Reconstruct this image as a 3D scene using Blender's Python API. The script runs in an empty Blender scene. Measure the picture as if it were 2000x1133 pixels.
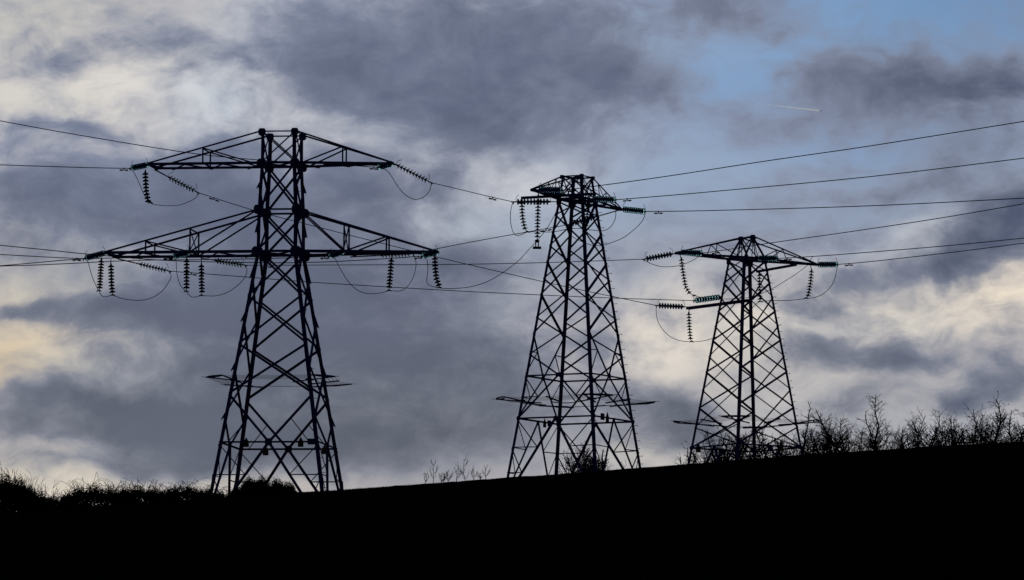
import bpy, math, random
from mathutils import Vector, Matrix, Quaternion
# Three lattice pylons on a hill crest at dusk. Units are metres; the camera stands at the origin,
# eye height 1.7 m above the grass, looking up the hill along +Y.
DATA = {"ridge":[[-0.134743,0.057096],[-0.089767,0.060441],[-0.062769,0.062558],[-0.035758,0.064585],[-0.029004,0.065092],[-0.020448,0.065749],[0.000272,0.067409],[0.011535,0.068315],[0.0228,0.069311],[0.030913,0.07001],[0.050747,0.0718],[0.067883,0.073026],[0.090437,0.074568],[0.135566,0.077743]],
"CQ":2.05e-06,"strings":[{"k":"S1a","a":[-16.632,258.117,31.62],
"b":[-17.383,256.406,31.227],
"pts":[[-16.738,257.875,31.564],[-17.255,256.698,31.294]],
"n":10,"kind":"glass","label":"dark glass insulator string end on at the tip of the left pylon upper left arm","horns":True,"group":"insulator strings on the left pylon"},
{"k":"S1b","a":[-16.836,258.648,31.458],
"b":[-16.574,258.648,29.912],
"pts":[[-16.829,258.648,31.27],[-16.782,258.648,30.491],[-16.693,258.648,30.02]],
"n":9,"kind":"porcelain","label":"black hanging insulator string under the tip of the left pylon upper left arm","horns":False,"group":"insulator strings on the left pylon"},
{"k":"S1c","a":[-16.496,259.797,31.6],
"b":[-14.504,260.359,30.61],
"pts":[[-15.759,260.005,31.233],[-14.731,260.295,30.723]],
"n":9,"kind":"glass","label":"teal glass insulator string sloping down right below the left pylon upper left arm","horns":True,"group":"insulator strings on the left pylon"},
{"k":"S1d","a":[-5.459,257.188,31.66],
"b":[-6.112,255.441,31.249],
"pts":[[-5.552,256.941,31.602],[-6.001,255.739,31.319]],
"n":10,"kind":"glass","label":"dark glass insulator string end on at the tip of the left pylon upper right arm","horns":True,"group":"insulator strings on the left pylon"},
{"k":"S1e","a":[-5.459,257.188,31.66],
"b":[-3.715,257.317,30.794],
"pts":[[-5.211,257.207,31.537],[-3.97,257.298,30.92]],
"n":10,"kind":"glass","label":"teal glass insulator string sloping down from the tip of the left pylon upper right arm","horns":True,"group":"insulator strings on the left pylon"},
{"k":"S1f","a":[-18.514,258.255,27.58],
"b":[-19.453,256.658,27.116],
"pts":[[-18.647,258.029,27.514],[-19.292,256.93,27.195]],
"n":10,"kind":"glass","label":"dark glass insulator string end on at the tip of the left pylon lower left arm","horns":True,"group":"insulator strings on the left pylon"},
{"k":"S1g","a":[-18.797,258.65,27.387],
"b":[-18.874,258.65,25.845],
"pts":[[-18.785,258.65,27.199],[-18.839,258.65,26.013]],
"n":10,"kind":"porcelain","label":"left of two hanging insulator strings under the tip of the left pylon lower left arm","horns":False,"group":"insulator strings on the left pylon"},
{"k":"S1h","a":[-18.448,260.017,27.464],
"b":[-18.336,260.017,25.786],
"pts":[[-18.436,260.017,27.133],[-18.395,260.017,26.306],[-18.359,260.017,25.963]],
"n":9,"kind":"porcelain","label":"right of two hanging insulator strings under the tip of the left pylon lower left arm","horns":False,"group":"insulator strings on the left pylon"},
{"k":"S1k","a":[-14.849,258.052,27.379],
"b":[-14.848,258.052,25.793],
"pts":[[-14.847,258.052,27.192],[-14.835,258.052,25.995]],
"n":9,"kind":"porcelain","label":"left one of two hanging insulator strings halfway along the left pylon lower left arm","horns":False,"group":"insulator strings on the left pylon"},
{"k":"S1l","a":[-14.253,259.403,27.481],
"b":[-14.229,259.403,25.745],
"pts":[[-14.247,259.403,27.104],[-14.227,259.403,26.278],[-14.204,259.403,25.948]],
"n":9,"kind":"porcelain","label":"right one of two hanging insulator strings halfway along the left pylon lower left arm","horns":False,"group":"insulator strings on the left pylon"},
{"k":"S1p","a":[-5.484,257.214,27.449],
"b":[-5.588,257.214,25.825],
"pts":[[-5.497,257.214,27.203],[-5.576,257.214,26.014]],
"n":9,"kind":"porcelain","label":"hanging insulator string under the outer half of the left pylon lower right arm","horns":False,"group":"insulator strings on the left pylon"},
{"k":"S1r","a":[-3.517,256.899,27.444],
"b":[-3.287,256.899,25.943],
"pts":[[-3.513,256.899,27.28],[-3.495,256.899,26.883],[-3.44,256.899,26.392],[-3.337,256.899,26.089]],
"n":9,"kind":"porcelain","label":"bent hanging insulator string under the tip of the left pylon lower right arm","horns":False,"group":"insulator strings on the left pylon"},
{"k":"S1i","a":[-18.15,260.222,27.5],
"b":[-15.782,260.614,26.988],
"pts":[[-17.069,260.401,27.266],[-15.993,260.579,27.033]],
"n":9,"kind":"glass","label":"teal insulator string on a long link below the left pylon lower left arm tip","horns":True,"group":"insulator strings on the left pylon"},
{"k":"S1j","a":[-14.663,257.642,27.58],
"b":[-15.368,255.919,27.152],
"pts":[[-14.762,257.398,27.52],[-15.248,256.213,27.225]],
"n":10,"kind":"glass","label":"dark glass insulator string seen end on halfway along the left pylon lower left arm","horns":True,"group":"insulator strings on the left pylon"},
{"k":"S1m","a":[-14.299,259.609,27.5],
"b":[-12.269,260.287,27.255],
"pts":[[-13.532,259.865,27.408],[-12.477,260.217,27.28]],
"n":9,"kind":"glass","label":"teal glass insulator string between the left pylon lower left arm and its left leg","horns":True,"group":"insulator strings on the left pylon"},
{"k":"S1n","a":[-7.64,256.908,27.58],
"b":[-8.27,255.156,27.155],
"pts":[[-7.73,256.66,27.52],[-8.163,255.455,27.228]],
"n":10,"kind":"glass","label":"dark glass insulator string seen end on halfway along the left pylon lower right arm","horns":True,"group":"insulator strings on the left pylon"},
{"k":"S1o","a":[-7.396,258.125,27.45],
"b":[-4.514,258.156,27.626],
"pts":[[-5.912,258.141,27.541],[-4.733,258.154,27.613]],
"n":9,"kind":"glass","label":"glass insulator string lying along the underside of the left pylon lower right arm","horns":True,"group":"insulator strings on the left pylon"},
{"k":"S1q","a":[-3.339,256.867,27.594],
"b":[-4.088,255.156,27.199],
"pts":[[-3.445,256.625,27.538],[-3.961,255.448,27.266]],
"n":10,"kind":"glass","label":"dark glass insulator string end on at the tip of the left pylon lower right arm","horns":True,"group":"insulator strings on the left pylon"},
{"k":"U1","a":[1.96,252.76,29.441],
"b":[0.032,252.199,29.351],
"pts":[[1.57,252.646,29.423],[0.265,252.267,29.362]],
"n":10,"kind":"glass","label":"glass insulator string reaching left from the middle pylon top crossed by hanging strings","horns":True,"group":"insulator strings on the middle pylon"},
{"k":"U2","a":[0.442,252.016,29.5],
"b":[0.663,252.016,27.975],
"pts":[[0.416,252.016,29.273],[0.424,252.016,28.837],[0.458,252.016,28.538],[0.548,252.016,28.148]],
"n":9,"kind":"porcelain","label":"bent hanging insulator string at the left end of the middle pylon side beam","horns":False,"group":"insulator strings on the middle pylon"},
{"k":"U3","a":[1.131,249.592,29.521],
"b":[1.089,249.592,27.327],
"pts":[[1.129,249.592,29.259],[1.097,249.592,27.519]],
"n":13,"kind":"porcelain","label":"long hanging insulator string above a weight bar left of the middle pylon","horns":False,"group":"insulator strings on the middle pylon"},
{"k":"U4","a":[0.866,249.365,29.58],
"b":[2.164,247.72,29.363],
"pts":[[1.225,248.91,29.52],[2.074,247.833,29.378]],
"n":11,"kind":"glass","label":"glass insulator string lying along the middle pylon left arm","horns":True,"group":"insulator strings on the middle pylon"},
{"k":"U5","a":[3.335,252.941,29.612],
"b":[4.541,251.167,29.36],
"pts":[[3.648,252.481,29.547],[4.474,251.266,29.374]],
"n":10,"kind":"glass","label":"glass insulator string in front of the middle pylon right arm","horns":True,"group":"insulator strings on the middle pylon"},
{"k":"U6","a":[4.916,256.644,29.58],
"b":[5.966,255.256,29.316],
"pts":[[5.079,256.428,29.539],[5.892,255.355,29.335]],
"n":10,"kind":"glass","label":"short fat glass insulator string beyond the right tip of the middle pylon","horns":True,"group":"insulator strings on the middle pylon"},
{"k":"U7","a":[4.809,256.452,29.5],
"b":[2.544,256.014,28.789],
"pts":[[3.676,256.233,29.144],[2.735,256.051,28.849]],
"n":9,"kind":"glass","label":"glass insulator string hung inside the middle pylon body below its right arm","horns":True,"group":"insulator strings on the middle pylon"},
{"k":"U8","a":[3.465,250.333,29.5],
"b":[3.233,250.333,27.937],
"pts":[[3.325,250.333,29.079],[3.295,250.333,28.462],[3.241,250.333,28.12]],
"n":9,"kind":"porcelain","label":"hanging insulator string inside the middle pylon seen between its legs","horns":False,"group":"insulator strings on the middle pylon"},
{"k":"V1","a":[7.881,271.659,29.2],
"b":[6.32,271.2,28.849],
"pts":[[7.606,271.579,29.138],[6.506,271.254,28.891]],
"n":9,"kind":"glass","label":"teal glass insulator string reaching left from the right pylon left arm tip","horns":True,"group":"insulator strings on the right pylon"},
{"k":"V2","a":[7.992,271.674,29.25],
"b":[9.052,269.985,29.028],
"pts":[[8.176,271.379,29.211],[8.97,270.115,29.045]],
"n":11,"kind":"glass","label":"glass insulator string lying along the right pylon left arm","horns":True,"group":"insulator strings on the right pylon"},
{"k":"V3","a":[8.047,271.771,29.15],
"b":[8.758,271.771,27.158],
"pts":[[8.13,271.771,28.883],[8.181,271.771,28.463],[8.237,271.771,28.142],[8.333,271.771,27.599],[8.506,271.771,27.316]],
"n":12,"kind":"porcelain","label":"curved hanging insulator string under the right pylon left arm tip","horns":False,"group":"insulator strings on the right pylon"},
{"k":"V4","a":[11.722,273.53,29.186],
"b":[12.715,271.735,28.996],
"pts":[[11.916,273.18,29.149],[12.646,271.859,29.009]],
"n":10,"kind":"glass","label":"glass insulator string lying in front of the right pylon right arm","horns":True,"group":"insulator strings on the right pylon"},
{"k":"V5","a":[14.855,276.341,29.2],
"b":[15.8,274.863,29.059],
"pts":[[14.983,276.141,29.181],[15.717,274.992,29.071]],
"n":10,"kind":"glass","label":"short fat glass insulator string beyond the right pylon right arm tip","horns":True,"group":"insulator strings on the right pylon"},
{"k":"V6","a":[14.565,276.146,29.15],
"b":[14.354,276.146,27.514],
"pts":[[14.605,276.146,28.822],[14.577,276.146,28.395],[14.513,276.146,27.967],[14.446,276.146,27.666]],
"n":9,"kind":"porcelain","label":"hanging insulator string under the right pylon right arm tip","horns":False,"group":"insulator strings on the right pylon"},
{"k":"V7","a":[12.128,279.147,29.15],
"b":[12.239,279.147,27.635],
"pts":[[12.193,279.147,28.936],[12.233,279.147,27.769]],
"n":9,"kind":"porcelain","label":"hanging insulator string seen behind the right pylon legs","horns":False,"group":"insulator strings on the right pylon"},
{"k":"V8","a":[8.629,276.377,27.07],
"b":[7.051,275.849,27.081],
"pts":[[8.301,276.267,27.072],[7.23,275.908,27.08]],
"n":9,"kind":"glass","label":"teal glass insulator string reaching left from the right pylon low beam","horns":True,"group":"insulator strings on the right pylon"},
{"k":"V9","a":[8.656,276.335,27.0],
"b":[8.781,276.335,25.361],
"pts":[[8.642,276.335,26.695],[8.67,276.335,26.055],[8.723,276.335,25.529]],
"n":9,"kind":"porcelain","label":"hanging insulator string under the free end of the right pylon low beam","horns":False,"group":"insulator strings on the right pylon"},
{"k":"V10","a":[10.008,274.268,27.35],
"b":[8.782,273.105,27.06],
"pts":[[10.038,274.296,27.357],[8.964,273.277,27.103]],
"n":9,"kind":"glass","label":"teal glass insulator string resting just above the right pylon low beam","horns":True,"group":"insulator strings on the right pylon"}],
"cables":[{"k":"d1","pts":[[-17.383,256.406,31.227],[-18.956,254.427,31.002],[-20.837,252.061,30.759],[-22.684,249.738,30.527],[-27.35,243.867,29.974],[-32.017,237.996,29.49],[-36.684,232.125,29.072],[-41.351,226.253,28.722],[-46.018,220.382,28.44],[-50.684,214.511,28.225]],
"label":"nearly level power line running left from the upper left arm tip","damp":[[-17.64,256.083,31.185]],
"rad":0.019,"group":"power lines leaving the left pylon to the left"},
{"k":"d2","pts":[[-6.112,255.441,31.249],[-8.732,252.145,31.007],[-11.222,249.013,30.748],[-14.172,245.301,30.589],[-18.501,239.855,30.628],[-21.478,236.111,30.716],[-26.144,230.239,30.889],[-30.811,224.368,31.129],[-35.478,218.497,31.437],[-40.145,212.626,31.812],[-44.812,206.755,32.255],[-49.479,200.883,32.765]],
"label":"topmost power line at the left picture edge, crossing behind the left pylon upper left arm","damp":[[-6.292,255.215,31.243]],
"rad":0.019,"group":"power lines leaving the left pylon to the left"},
{"k":"d3","pts":[[-19.453,256.658,27.116],[-20.781,254.987,26.992],[-22.854,252.378,26.824],[-27.521,246.507,26.478],[-32.188,240.636,26.199],[-36.855,234.765,25.988],[-41.521,228.894,25.845],[-46.188,223.023,25.769],[-50.855,217.151,25.761]],
"label":"power line running left from the lower left arm tip, second highest of four","damp":[[-19.728,256.311,27.079]],
"rad":0.019,"group":"power lines leaving the left pylon to the left"},
{"k":"d4","pts":[[-15.368,255.919,27.152],[-17.435,253.319,26.819],[-19.356,250.901,26.477],[-20.854,249.018,26.125],[-22.369,247.112,25.765],[-27.035,241.241,24.69],[-31.702,235.37,23.682],[-36.369,229.498,22.742],[-41.036,223.627,21.869],[-45.703,217.756,21.064],[-50.37,211.885,20.327]],
"label":"power line falling left from halfway along the left pylon lower left arm","damp":[[-15.562,255.676,27.111]],
"rad":0.019,"group":"power lines leaving the left pylon to the left"},
{"k":"d5","pts":[[-8.27,255.156,27.155],[-10.516,252.33,26.748],[-13.128,249.044,26.32],[-15.591,245.946,25.949],[-17.185,243.941,25.672],[-18.672,242.069,25.376],[-20.118,240.251,25.1],[-21.581,238.41,24.844],[-26.248,232.539,24.063],[-30.914,226.668,23.349],[-35.581,220.797,22.703],[-40.248,214.926,22.124],[-44.915,209.054,21.612],[-49.582,203.183,21.169]],
"label":"lowest power line at the left picture edge, from the inner lower right arm string","damp":[[-8.457,254.921,27.122]],
"rad":0.019,"group":"power lines leaving the left pylon to the left"},
{"k":"d6","pts":[[-4.088,255.156,27.199],[-6.093,252.634,26.768],[-8.978,249.004,26.221],[-11.573,245.739,25.855],[-14.877,241.583,25.481],[-17.817,237.884,25.325],[-19.536,235.722,25.272],[-21.167,233.67,25.218],[-25.833,227.799,25.097],[-30.5,221.928,25.044],[-35.167,216.057,25.058],[-39.834,210.185,25.14],[-44.501,204.314,25.289],[-49.168,198.443,25.506]],
"label":"highest of the four lower power lines at left, sagging past the left pylon body","damp":[[-4.235,254.971,27.162]],
"rad":0.019,"group":"power lines leaving the left pylon to the left"},
{"k":"w1","pts":[[2.164,247.72,29.363],[2.872,246.869,29.349],[6.339,242.697,29.365],[10.718,237.428,29.463],[14.718,232.616,29.517],[20.427,225.748,29.687],[25.221,219.98,29.863],[30.015,214.212,30.107],[34.809,208.444,30.419],[39.603,202.676,30.798],[44.397,196.909,31.244],[49.191,191.141,31.758]],
"label":"topmost power line rising to the right picture edge","damp":[[2.607,247.187,29.362]],
"rad":0.019,"group":"power lines leaving to the right"},
{"k":"w2","pts":[[4.541,251.167,29.36],[6.504,248.806,29.264],[8.879,245.948,29.165],[15.091,238.474,28.953],[20.94,231.437,28.912],[25.734,225.669,28.911],[30.528,219.901,28.979],[35.322,214.133,29.113],[40.116,208.365,29.316],[44.91,202.598,29.585],[49.704,196.83,29.923]],
"label":"second power line from the top at the right picture edge","damp":[[5.074,250.526,29.333]],
"rad":0.019,"group":"power lines leaving to the right"},
{"k":"w3","pts":[[5.966,255.256,29.316],[9.084,251.506,28.964],[15.435,243.864,28.339],[21.413,236.672,27.88],[26.207,230.905,27.546],[31.001,225.137,27.28],[35.795,219.369,27.08],[40.589,213.601,26.949],[45.383,207.833,26.884],[50.177,202.066,26.888]],
"label":"nearly level power line running right from the middle pylon right tip","damp":[[6.565,254.536,29.236]],
"rad":0.019,"group":"power lines leaving to the right"},
{"k":"w4","pts":[[9.052,269.985,29.028],[10.544,268.19,29.072],[12.246,266.143,29.144],[15.639,262.06,29.235],[19.339,257.608,29.374],[22.917,253.304,29.585],[27.711,247.536,29.902],[32.505,241.768,30.286],[37.299,236.0,30.738],[42.093,230.232,31.257],[46.887,224.465,31.844],[51.681,218.697,32.498]],
"label":"power line rising steeply right from behind the right pylon peak","damp":[[9.684,269.225,29.042]],
"rad":0.019,"group":"power lines leaving to the right"},
{"k":"w5","pts":[[12.715,271.735,28.996],[14.321,269.803,28.897],[16.885,266.718,28.796],[20.2,262.73,28.694],[23.418,258.858,28.653],[28.212,253.09,28.627],[33.006,247.322,28.669],[37.8,241.555,28.778],[42.594,235.787,28.954],[47.388,230.019,29.198],[52.182,224.251,29.509]],
"label":"upper one of two close power lines running right from the right pylon","damp":[[13.203,271.148,28.962]],
"rad":0.019,"group":"power lines leaving to the right"},
{"k":"w6","pts":[[15.8,274.863,29.059],[17.288,273.072,29.022],[20.682,268.989,29.034],[23.976,265.026,29.095],[28.77,259.258,29.216],[33.564,253.49,29.406],[38.358,247.722,29.662],[43.152,241.955,29.986],[47.946,236.187,30.378],[52.74,230.419,30.837]],
"label":"lower one of two close power lines running right from the right pylon","damp":[[16.32,274.237,29.062]],
"rad":0.019,"group":"power lines leaving to the right"},
{"k":"c1","pts":[[-14.504,260.359,30.61],[-11.906,262.226,29.998],[-8.788,264.466,29.438],[-4.926,267.242,28.781],[-2.929,268.677,28.451],[1.472,271.84,27.796],[4.965,274.35,27.333],[7.051,275.849,27.081]],
"label":"slack line from the upper left arm string sloping across to the right pylon low beam","damp":[[-13.79,260.872,30.398]],
"rad":0.0175,"group":"slack lines between the pylons"},
{"k":"c2","pts":[[-15.782,260.614,26.988],[-12.348,262.36,26.928],[-9.079,264.022,26.862],[-2.9,267.165,26.857],[1.513,269.408,26.899],[4.908,271.135,26.956],[8.782,273.105,27.06]],
"label":"slack line from the lower left arm to the string above the right low beam","damp":[[-14.796,261.115,26.97]],
"rad":0.0175,"group":"slack lines between the pylons"},
{"k":"c3","pts":[[-12.269,260.287,27.255],[-9.443,261.946,27.462],[-2.896,265.789,27.952],[1.495,268.367,28.345],[6.32,271.2,28.849]],
"label":"level slack line from the left pylon to the right pylon left arm tip","damp":[[-11.316,260.847,27.315]],
"rad":0.0175,"group":"slack lines between the pylons"},
{"k":"c4","pts":[[-3.715,257.317,30.794],[-2.352,255.455,30.267],[-0.953,253.544,29.717],[0.032,252.199,29.351]],
"label":"slack line between the upper right arm tip and the middle pylon top","damp":[[-0.907,253.481,29.691]],
"rad":0.0175,"group":"slack lines between the pylons"},
{"k":"c5","pts":[[-4.514,258.156,27.626],[-2.815,257.641,27.939],[-0.718,257.004,28.281],[1.833,256.23,28.669],[2.544,256.014,28.789]],
"label":"slack line rising from the lower right arm to the inside of the middle pylon","damp":[[1.521,256.325,28.624]],
"rad":0.0175,"group":"slack lines between the pylons"},
{"k":"j1","pts":[[-17.383,256.406,31.227],[-17.217,256.747,31.059],[-17.039,257.317,30.707],[-16.865,257.965,30.292],[-16.574,258.648,29.912],[-16.215,258.921,29.855],[-15.766,259.255,29.862],[-15.317,259.588,29.94],[-14.869,259.94,30.15],[-14.58,260.194,30.372],[-14.504,260.359,30.61]],
"label":"jumper loop below the left pylon upper left arm tip","damp":[],
"rad":0.0155,"group":"jumper loops under the arms"},
{"k":"j2","pts":[[-6.112,255.441,31.249],[-5.745,255.652,31.161],[-5.508,255.85,30.907],[-5.18,256.181,30.43],[-4.852,256.442,30.109],[-4.429,256.694,29.952],[-4.011,256.934,30.124],[-3.779,257.134,30.436],[-3.715,257.317,30.794]],
"label":"jumper loop hanging free below the left pylon upper right arm tip","damp":[],
"rad":0.0155,"group":"jumper loops under the arms"},
{"k":"j3","pts":[[-19.453,256.658,27.116],[-19.275,256.954,26.999],[-19.118,257.834,26.383],[-18.874,258.65,25.845],[-18.728,259.207,25.648],[-18.523,259.626,25.706],[-18.336,260.017,25.786],[-17.839,260.108,25.639],[-17.175,260.225,25.585],[-16.611,260.325,25.696],[-16.097,260.433,26.048],[-15.771,260.535,26.546],[-15.706,260.578,26.788],[-15.782,260.614,26.988]],
"label":"jumper loop through the two hanging strings at the lower left arm tip","damp":[],
"rad":0.0155,"group":"jumper loops under the arms"},
{"k":"j4","pts":[[-15.368,255.919,27.152],[-15.231,256.188,27.019],[-15.213,256.917,26.493],[-15.099,257.554,26.05],[-14.848,258.052,25.793],[-14.69,258.513,25.638],[-14.518,258.848,25.619],[-14.229,259.403,25.745],[-13.673,259.579,25.753],[-13.276,259.706,25.851],[-12.879,259.844,26.057],[-12.492,260.003,26.4],[-12.255,260.13,26.747],[-12.194,260.215,27.023],[-12.269,260.287,27.255]],
"label":"jumper loop ending beside the left pylon left leg","damp":[],
"rad":0.0155,"group":"jumper loops under the arms"},
{"k":"j5","pts":[[-8.27,255.156,27.155],[-8.007,255.323,27.075],[-7.809,255.578,26.713],[-7.438,255.997,26.146],[-7.071,256.305,25.8],[-6.741,256.522,25.659],[-6.368,256.745,25.629],[-5.949,256.993,25.704],[-5.588,257.214,25.825],[-5.343,257.307,25.822],[-5.064,257.414,25.847],[-4.784,257.54,26.04],[-4.55,257.695,26.39],[-4.417,257.864,26.835],[-4.391,258.008,27.233],[-4.514,258.156,27.626]],
"label":"wide jumper loop below the left pylon lower right arm","damp":[],
"rad":0.0155,"group":"jumper loops under the arms"},
{"k":"j6","pts":[[-4.088,255.156,27.199],[-3.864,255.4,27.071],[-3.815,255.651,26.819],[-3.825,255.96,26.502],[-3.868,256.265,26.191],[-3.783,256.433,26.038],[-3.585,256.626,25.971],[-3.287,256.899,25.943],[-2.781,256.191,25.843],[-1.846,254.865,25.802],[-0.921,253.467,25.991],[0.165,251.562,26.548],[0.778,250.26,27.065],[1.089,249.592,27.327],[1.485,249.113,27.787],[1.82,248.614,28.314],[1.994,248.247,28.735],[2.164,247.72,29.363]],
"label":"long slack jumper from the left pylon lower right tip up past the weight bar","damp":[],
"rad":0.0155,"group":"jumper loops under the arms"},
{"k":"j7","pts":[[0.032,252.199,29.351],[-0.02,252.189,29.244],[-0.092,252.157,28.885],[-0.082,252.116,28.403],[0.024,252.08,27.995],[0.172,252.061,27.836],[0.391,252.041,27.865],[0.663,252.016,27.975],[1.046,251.768,27.969],[1.55,251.441,27.925],[1.953,251.179,27.929],[2.494,250.819,28.003],[2.927,250.536,28.003],[3.233,250.333,27.937],[3.58,250.453,27.917],[3.981,250.592,27.906],[4.309,250.715,28.062],[4.527,250.851,28.408],[4.582,250.965,28.751],[4.541,251.167,29.36]],
"label":"jumper loop passing through the top of the middle pylon body","damp":[],
"rad":0.0155,"group":"jumper loops under the arms"},
{"k":"j8","pts":[[2.544,256.014,28.789],[2.546,255.967,28.49],[2.691,255.92,28.238],[3.178,255.83,27.972],[3.549,255.766,27.837],[3.988,255.694,27.796],[4.472,255.612,27.931],[5.024,255.514,28.157],[5.501,255.415,28.522],[5.825,255.338,28.852],[5.957,255.291,29.108],[5.966,255.256,29.316]],
"label":"jumper loop curving out to the right of the middle pylon","damp":[],
"rad":0.0155,"group":"jumper loops under the arms"},
{"k":"j9","pts":[[6.32,271.2,28.849],[6.369,271.17,28.792],[6.656,271.037,28.615],[7.016,270.884,28.489],[7.426,270.717,28.438],[7.939,270.507,28.476],[8.453,270.286,28.63],[8.832,270.107,28.838],[9.052,269.985,29.028]],
"label":"shallow jumper loop below the right pylon left arm tip","damp":[],
"rad":0.0155,"group":"jumper loops under the arms"},
{"k":"j10","pts":[[8.782,273.105,27.06],[8.758,271.771,27.158],[9.068,271.771,27.093],[9.319,271.771,27.034],[10.327,271.771,27.022],[11.108,271.771,27.071],[11.42,271.771,27.125],[11.889,271.771,27.27],[12.513,271.771,27.547],[13.187,271.771,27.96],[13.708,271.771,28.306],[14.176,271.771,28.675],[14.328,271.771,28.939],[14.431,271.771,29.103]],
"label":"jumper rising behind the right pylon body to the clamp near its right tip","damp":[],
"rad":0.0155,"group":"jumper loops under the arms"},
{"k":"j11","pts":[[7.051,275.849,27.081],[7.032,275.867,26.975],[7.045,275.922,26.662],[7.136,275.987,26.298],[7.377,276.067,25.909],[7.756,276.153,25.579],[8.234,276.241,25.401],[8.781,276.335,25.361],[9.305,276.697,25.436],[9.795,277.043,25.595],[10.448,277.534,25.938],[11.106,278.116,26.533],[11.603,278.565,27.008],[11.936,278.894,27.392],[12.239,279.147,27.635],[12.916,278.194,27.599],[13.615,277.207,27.518],[14.354,276.146,27.514],[14.767,275.927,27.549],[15.175,275.692,27.717],[15.531,275.424,28.063],[15.724,275.158,28.516],[15.8,274.863,29.059]],
"label":"long jumper from the low beam through the right pylon to its right tip string","damp":[],
"rad":0.0155,"group":"jumper loops under the arms"}],
"signs":[{"t":1,"p":[-1.014,-2.36,18.776],
"axis":"x","w":0.26,"h":0.45,"kind":"tri","label":"pointed danger plate beside the left front leg of the left pylon"},
{"t":1,"p":[1.491,-2.36,18.779],
"axis":"x","w":0.26,"h":0.46,"kind":"tri","label":"pointed danger plate next to the rectangular plate on the left pylon"},
{"t":1,"p":[1.993,-2.36,18.789],
"axis":"x","w":0.37,"h":0.27,"kind":"rect","label":"rectangular plate by the right front leg of the left pylon"},
{"t":1,"p":[-1.043,2.2,18.726],
"axis":"x","w":0.27,"h":0.45,"kind":"tri","label":"pointed danger plate just below the centre plate of the left pylon"},
{"t":1,"p":[1.698,2.2,18.769],
"axis":"x","w":0.26,"h":0.44,"kind":"tri","label":"pointed danger plate between the two right legs of the left pylon"},
{"t":2,"p":[0.514,1.86,19.641],
"axis":"x","w":0.28,"h":0.42,"kind":"tri","label":"narrow pointed danger plate on the left side of the middle pylon"},
{"t":2,"p":[0.954,1.86,19.645],
"axis":"x","w":0.34,"h":0.28,"kind":"rect","label":"square plate on the left side of the middle pylon"},
{"t":2,"p":[-1.168,-1.98,19.682],
"axis":"x","w":0.36,"h":0.3,"kind":"rect","label":"bluish square plate on the right side of the middle pylon"},
{"t":2,"p":[-0.711,-1.98,19.692],
"axis":"x","w":0.3,"h":0.48,"kind":"tri","label":"narrow pointed danger plate on the right side of the middle pylon"},
{"t":3,"p":[-1.51,1.86,20.081],
"axis":"x","w":0.28,"h":0.48,"kind":"tri","label":"pointed danger plate beside the left leg of the right pylon"},
{"t":3,"p":[-0.105,1.86,19.973],
"axis":"x","w":0.34,"h":0.26,"kind":"rect","label":"rectangular plate low on the left side of the right pylon"},
{"t":3,"p":[0.632,-1.98,20.067],
"axis":"x","w":0.28,"h":0.48,"kind":"tri","label":"pointed danger plate near the right leg of the right pylon"},
{"t":3,"p":[-0.028,-1.98,19.949],
"axis":"x","w":0.32,"h":0.24,"kind":"rect","label":"rectangular plate low on the right side of the right pylon"}],
"veg":[{"hid":3.887,"kind":"sapling","x":-3.948,"y":282,"z":14.8,"h":4.966,"w":1.167,"seed":1,"label":"leftmost little bare sapling on the ridge between the left and middle pylons","cat":"sapling","group":"bare saplings on the ridge"},
{"hid":3.997,"kind":"sapling","x":-3.167,"y":283,"z":14.82,"h":4.639,"w":0.662,"seed":2,"label":"smallest bare twigs on the ridge left of the middle pylon","cat":"sapling","group":"bare saplings on the ridge"},
{"hid":3.887,"kind":"sapling","x":-2.373,"y":282,"z":14.926,"h":5.082,"w":1.269,"seed":3,"label":"taller bare sapling on the ridge left of the middle pylon","cat":"sapling","group":"bare saplings on the ridge"},
{"hid":4.221,"kind":"sapling","x":-1.315,"y":285,"z":14.879,"h":4.939,"w":0.77,"seed":4,"label":"pale bare sapling on the ridge nearest the middle pylon","cat":"sapling","group":"bare saplings on the ridge"},
{"hid":2.54,"kind":"bare","x":3.444,"y":268,"z":15.799,"h":3.99,"w":1.833,"seed":11,"label":"round bare bush growing inside the middle pylon base","cat":"bush","group":"bare shrubs along the ridge","den":1.5},
{"hid":2.712,"kind":"bare","x":4.396,"y":270,"z":15.846,"h":3.903,"w":1.069,"seed":12,"label":"thin bare bush at the right foot of the middle pylon","cat":"bush","group":"bare shrubs along the ridge","den":0.9},
{"hid":5.067,"kind":"bare","x":9.153,"y":292,"z":15.388,"h":6.006,"w":1.051,"seed":13,"label":"sparse bare bush left of the right pylon foot","cat":"bush","group":"bare shrubs along the ridge","den":0.45},
{"hid":4.815,"kind":"bare","x":10.473,"y":290,"z":15.624,"h":6.632,"w":1.984,"seed":14,"label":"bare bush between the left legs of the right pylon","cat":"bush","group":"bare shrubs along the ridge","den":1.1},
{"hid":5.195,"kind":"bare","x":11.957,"y":293,"z":15.58,"h":6.706,"w":1.846,"seed":15,"label":"bare bush behind the two centre legs of the right pylon","cat":"bush","group":"bare shrubs along the ridge","den":1.1},
{"hid":4.815,"kind":"bare","x":13.142,"y":290,"z":15.864,"h":6.518,"w":2.088,"seed":16,"label":"bare bush between the right legs of the right pylon","cat":"bush","group":"bare shrubs along the ridge","den":1.1},
{"hid":5.458,"kind":"bare","x":15.147,"y":295,"z":15.736,"h":8.49,"w":1.752,"seed":17,"label":"slender bare tree rising just right of the right pylon","cat":"tree","group":"bare shrubs along the ridge","den":0.6},
{"hid":4.815,"kind":"bare","x":15.759,"y":290,"z":16.081,"h":6.271,"w":2.192,"seed":18,"label":"low dense bare bush at the right foot of the right pylon","cat":"bush","group":"bare shrubs along the ridge","den":1.1},
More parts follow.
